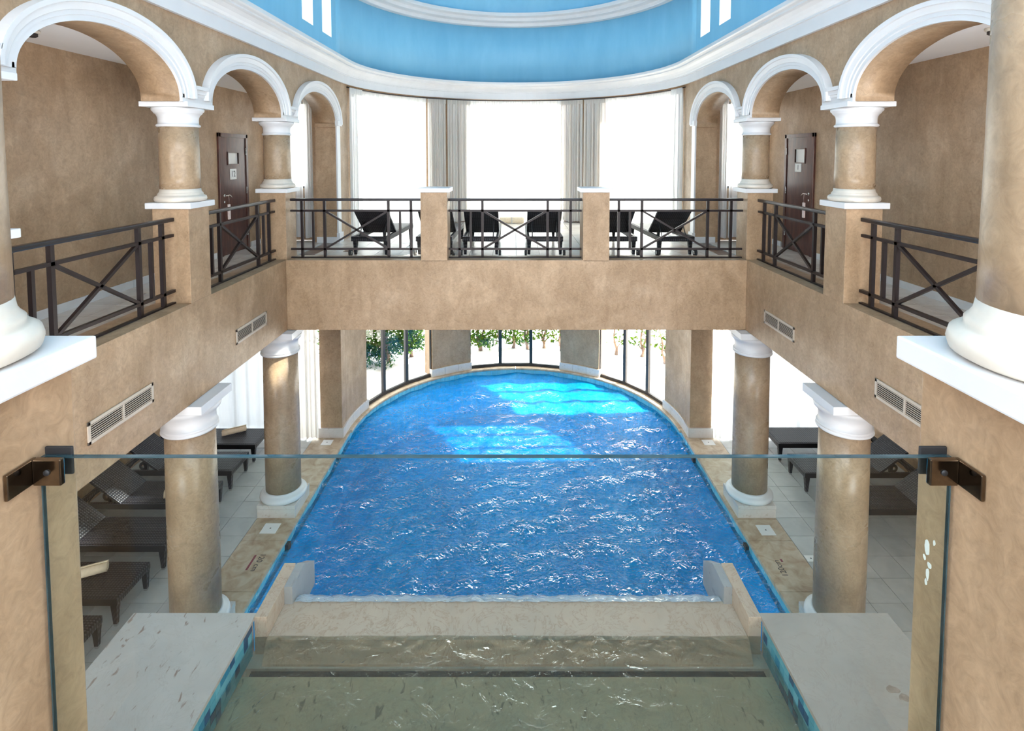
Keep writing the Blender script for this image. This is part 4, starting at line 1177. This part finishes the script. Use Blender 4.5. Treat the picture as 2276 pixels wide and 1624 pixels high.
# ring strip fitting the apse
g.sweep(arcpath(3.66, -95, 95, 40), [(0, -0.05), (-1.6, -0.05)], False)
g.build('garden_ground', 'sand', None, kind='structure', label='bright sandy ground outside the pool windows')
def tree(x, y, h, stems, leaves, rad, label, mat='leaf_bright', low_=0.2, seed=0):
    rnd = random.Random(seed)
    r = empty('garden_tree', (x, y, -0.10), label=label, cat='tree', group='small trees outside the pool windows')
    tips = []
    for s_ in range(stems):
        a = rnd.uniform(0, 2*PI); lean = rnd.uniform(0.05, 0.22)
        pts = []; rr = []
        for k in range(9):
            t = k/8
            pts.append((math.cos(a)*lean*h*t + 0.03*math.sin(k*2+s_), math.sin(a)*lean*h*t + 0.03*math.cos(k*1.7+s_), h*0.9*t)); rr.append(0.045*(1-0.75*t) + 0.012*(k == 0))
        MB().tube(pts, rr, 8).build('trunk', 'bark', r)
        for b_ in range(8):
            k = 1 + b_ % 7
            p0 = Vector(pts[k]); q = p0 + Vector((rnd.uniform(-.4, .4), rnd.uniform(-.3, .3), rnd.uniform(.05, .35)))
            MB().tube([p0, p0.lerp(q, .5) + Vector((0, 0, .03)), q], [0.014, 0.010, 0.005], 6).build('branch', 'bark', r)
            tips += [q, p0.lerp(q, .6)]
    m = MB()
    for i in range(int(leaves*2.0)):
        c = rnd.choice(tips) + Vector((rnd.gauss(0, rad), rnd.gauss(0, rad*.6), rnd.gauss(0, rad*0.7)))
        if c.z < low_: c.z = low_ + rnd.random()*0.5
        d = Vector((rnd.gauss(0, 1), rnd.gauss(0, 1), rnd.gauss(-0.3, 0.8))).normalized(); e = d.cross(Vector((rnd.gauss(0, 1), rnd.gauss(0, 1), 1))).normalized()
        L = rnd.uniform(0.045, 0.085); w_ = L*0.42
        v = [m.bm.verts.new(c + d*a + e*b) for a, b in ((-L, 0), (0, -w_), (L, 0), (0, w_))]
        m.bm.faces.new(v)
    m.build('foliage', mat, r, kind='stuff')
TR = [(-4.25, 15.0, 2.0, 3, 1100, 0.20, 'leaf_dark', 0.2, 'dense leafy shrub at the far left of the left pool window'), (-3.55, 15.3, 2.0, 3, 1000, 0.20, 'leaf_bright', 0.22, 'dense leafy tree in the middle of the left pool window'), (-3.0, 15.7, 1.8, 2, 1000, 0.18, 'leaf_bright', 0.25, 'yellow-green tree at the right of the left pool window'), (-5.0, 15.6, 2.2, 3, 1500, 0.25, 'leaf_dark', 0.2, 'dark leafy tree behind the left pool window'),
      (-1.05, 16.2, 1.7, 2, 480, 0.15, 'leaf_bright', 0.22, 'leafy tree in the left pane of the middle pool window'), (-0.48, 16.5, 1.7, 1, 170, 0.13, 'leaf_bright', 0.3, 'slim trunk left in the centre pane of the middle pool window'), (-0.08, 16.4, 1.6, 1, 240, 0.14, 'leaf_bright', 0.12, 'bushy low tree in the centre pane of the middle pool window'), (0.34, 16.3, 1.7, 2, 150, 0.13, 'leaf_bright', 0.3, 'forked tree right in the centre pane of the middle pool window'), (0.85, 16.4, 1.7, 2, 120, 0.13, 'leaf_bright', 0.3, 'twin-stem tree in the right pane of the middle pool window'), (1.35, 16.2, 1.7, 2, 110, 0.13, 'leaf_bright', 0.3, 'forked pale trunk at the right edge of the middle pool window'),
      (2.95, 16.0, 1.7, 1, 45, 0.13, 'leaf_bright', 0.35, 'thin sparse tree in the left pane of the right pool window'), (3.65, 15.8, 1.7, 2, 70, 0.14, 'leaf_bright', 0.3, 'sparse tree in the middle pane of the right pool window'), (4.15, 15.2, 1.7, 2, 120, 0.15, 'leaf_bright', 0.2, 'leafy sparse tree in the right pane of the right pool window')]
for i, (x, y, h, st, lv, rd, mt_, lo_, lb) in enumerate(TR): tree(x, y, h, st, lv, rd, lb, mt_, lo_, 40+i)
def hedge(x0, x1, y, h, label, seed):
    rnd = random.Random(seed); m = MB()
    for i in range(int((x1-x0)*420)):
        c = Vector((rnd.uniform(x0, x1), y + rnd.gauss(0, 0.22), abs(rnd.gauss(0, h*0.5))))
        d = Vector((rnd.gauss(0, 1), rnd.gauss(0, 1), rnd.gauss(0.4, 0.6))).normalized(); e = d.cross(Vector((0.3, 0.2, 1))).normalized()
        L = rnd.uniform(0.03, 0.06); m.bm.faces.new([m.bm.verts.new(c + d*a + e*b) for a, b in ((-L, 0), (0, -L*.4), (L, 0), (0, L*.4))])
    m.build('ground_cover', 'leaf_dark', None, kind='stuff', label=label, cat='plants')
hedge(-1.7, -0.5, 17.0, 0.22, 'low green ground cover behind the left pane of the middle pool window', 1)
hedge(-0.4, 0.6, 17.1, 0.2, 'low green ground cover behind the centre pane of the middle pool window', 2)
hedge(-5.0, -3.3, 15.0, 0.22, 'low green shrubs outside the left pool window', 3)
r = empty('bollard_light', (-2.57, 15.9, -0.08), label='short grey bollard light outside the left pool window', cat='bollard')
MB().lathe([(0.055, 0), (0.055, 0.34), (0.05, 0.36)], n=24).build('post', 'concrete', r)
MB().lathe([(0.058, 0.36), (0.062, 0.37), (0.058, 0.40), (0.0, 0.41)], n=24, caps=False).build('cap', 'white_plastic', r)
bench = empty('window_bench', (-0.1, 14.55, GF), label='low tan bundle lying under the middle upper window', cat='cushion')
MB().box(-0.32, 0.32, -0.12, 0.12, 0, 0.16, 0.05).build('pad', 'towel', bench)
MB().box(-0.02, 0.02, -0.125, 0.125, -0.001, 0.165, 0.004).build('strap', 'cream_base', bench)
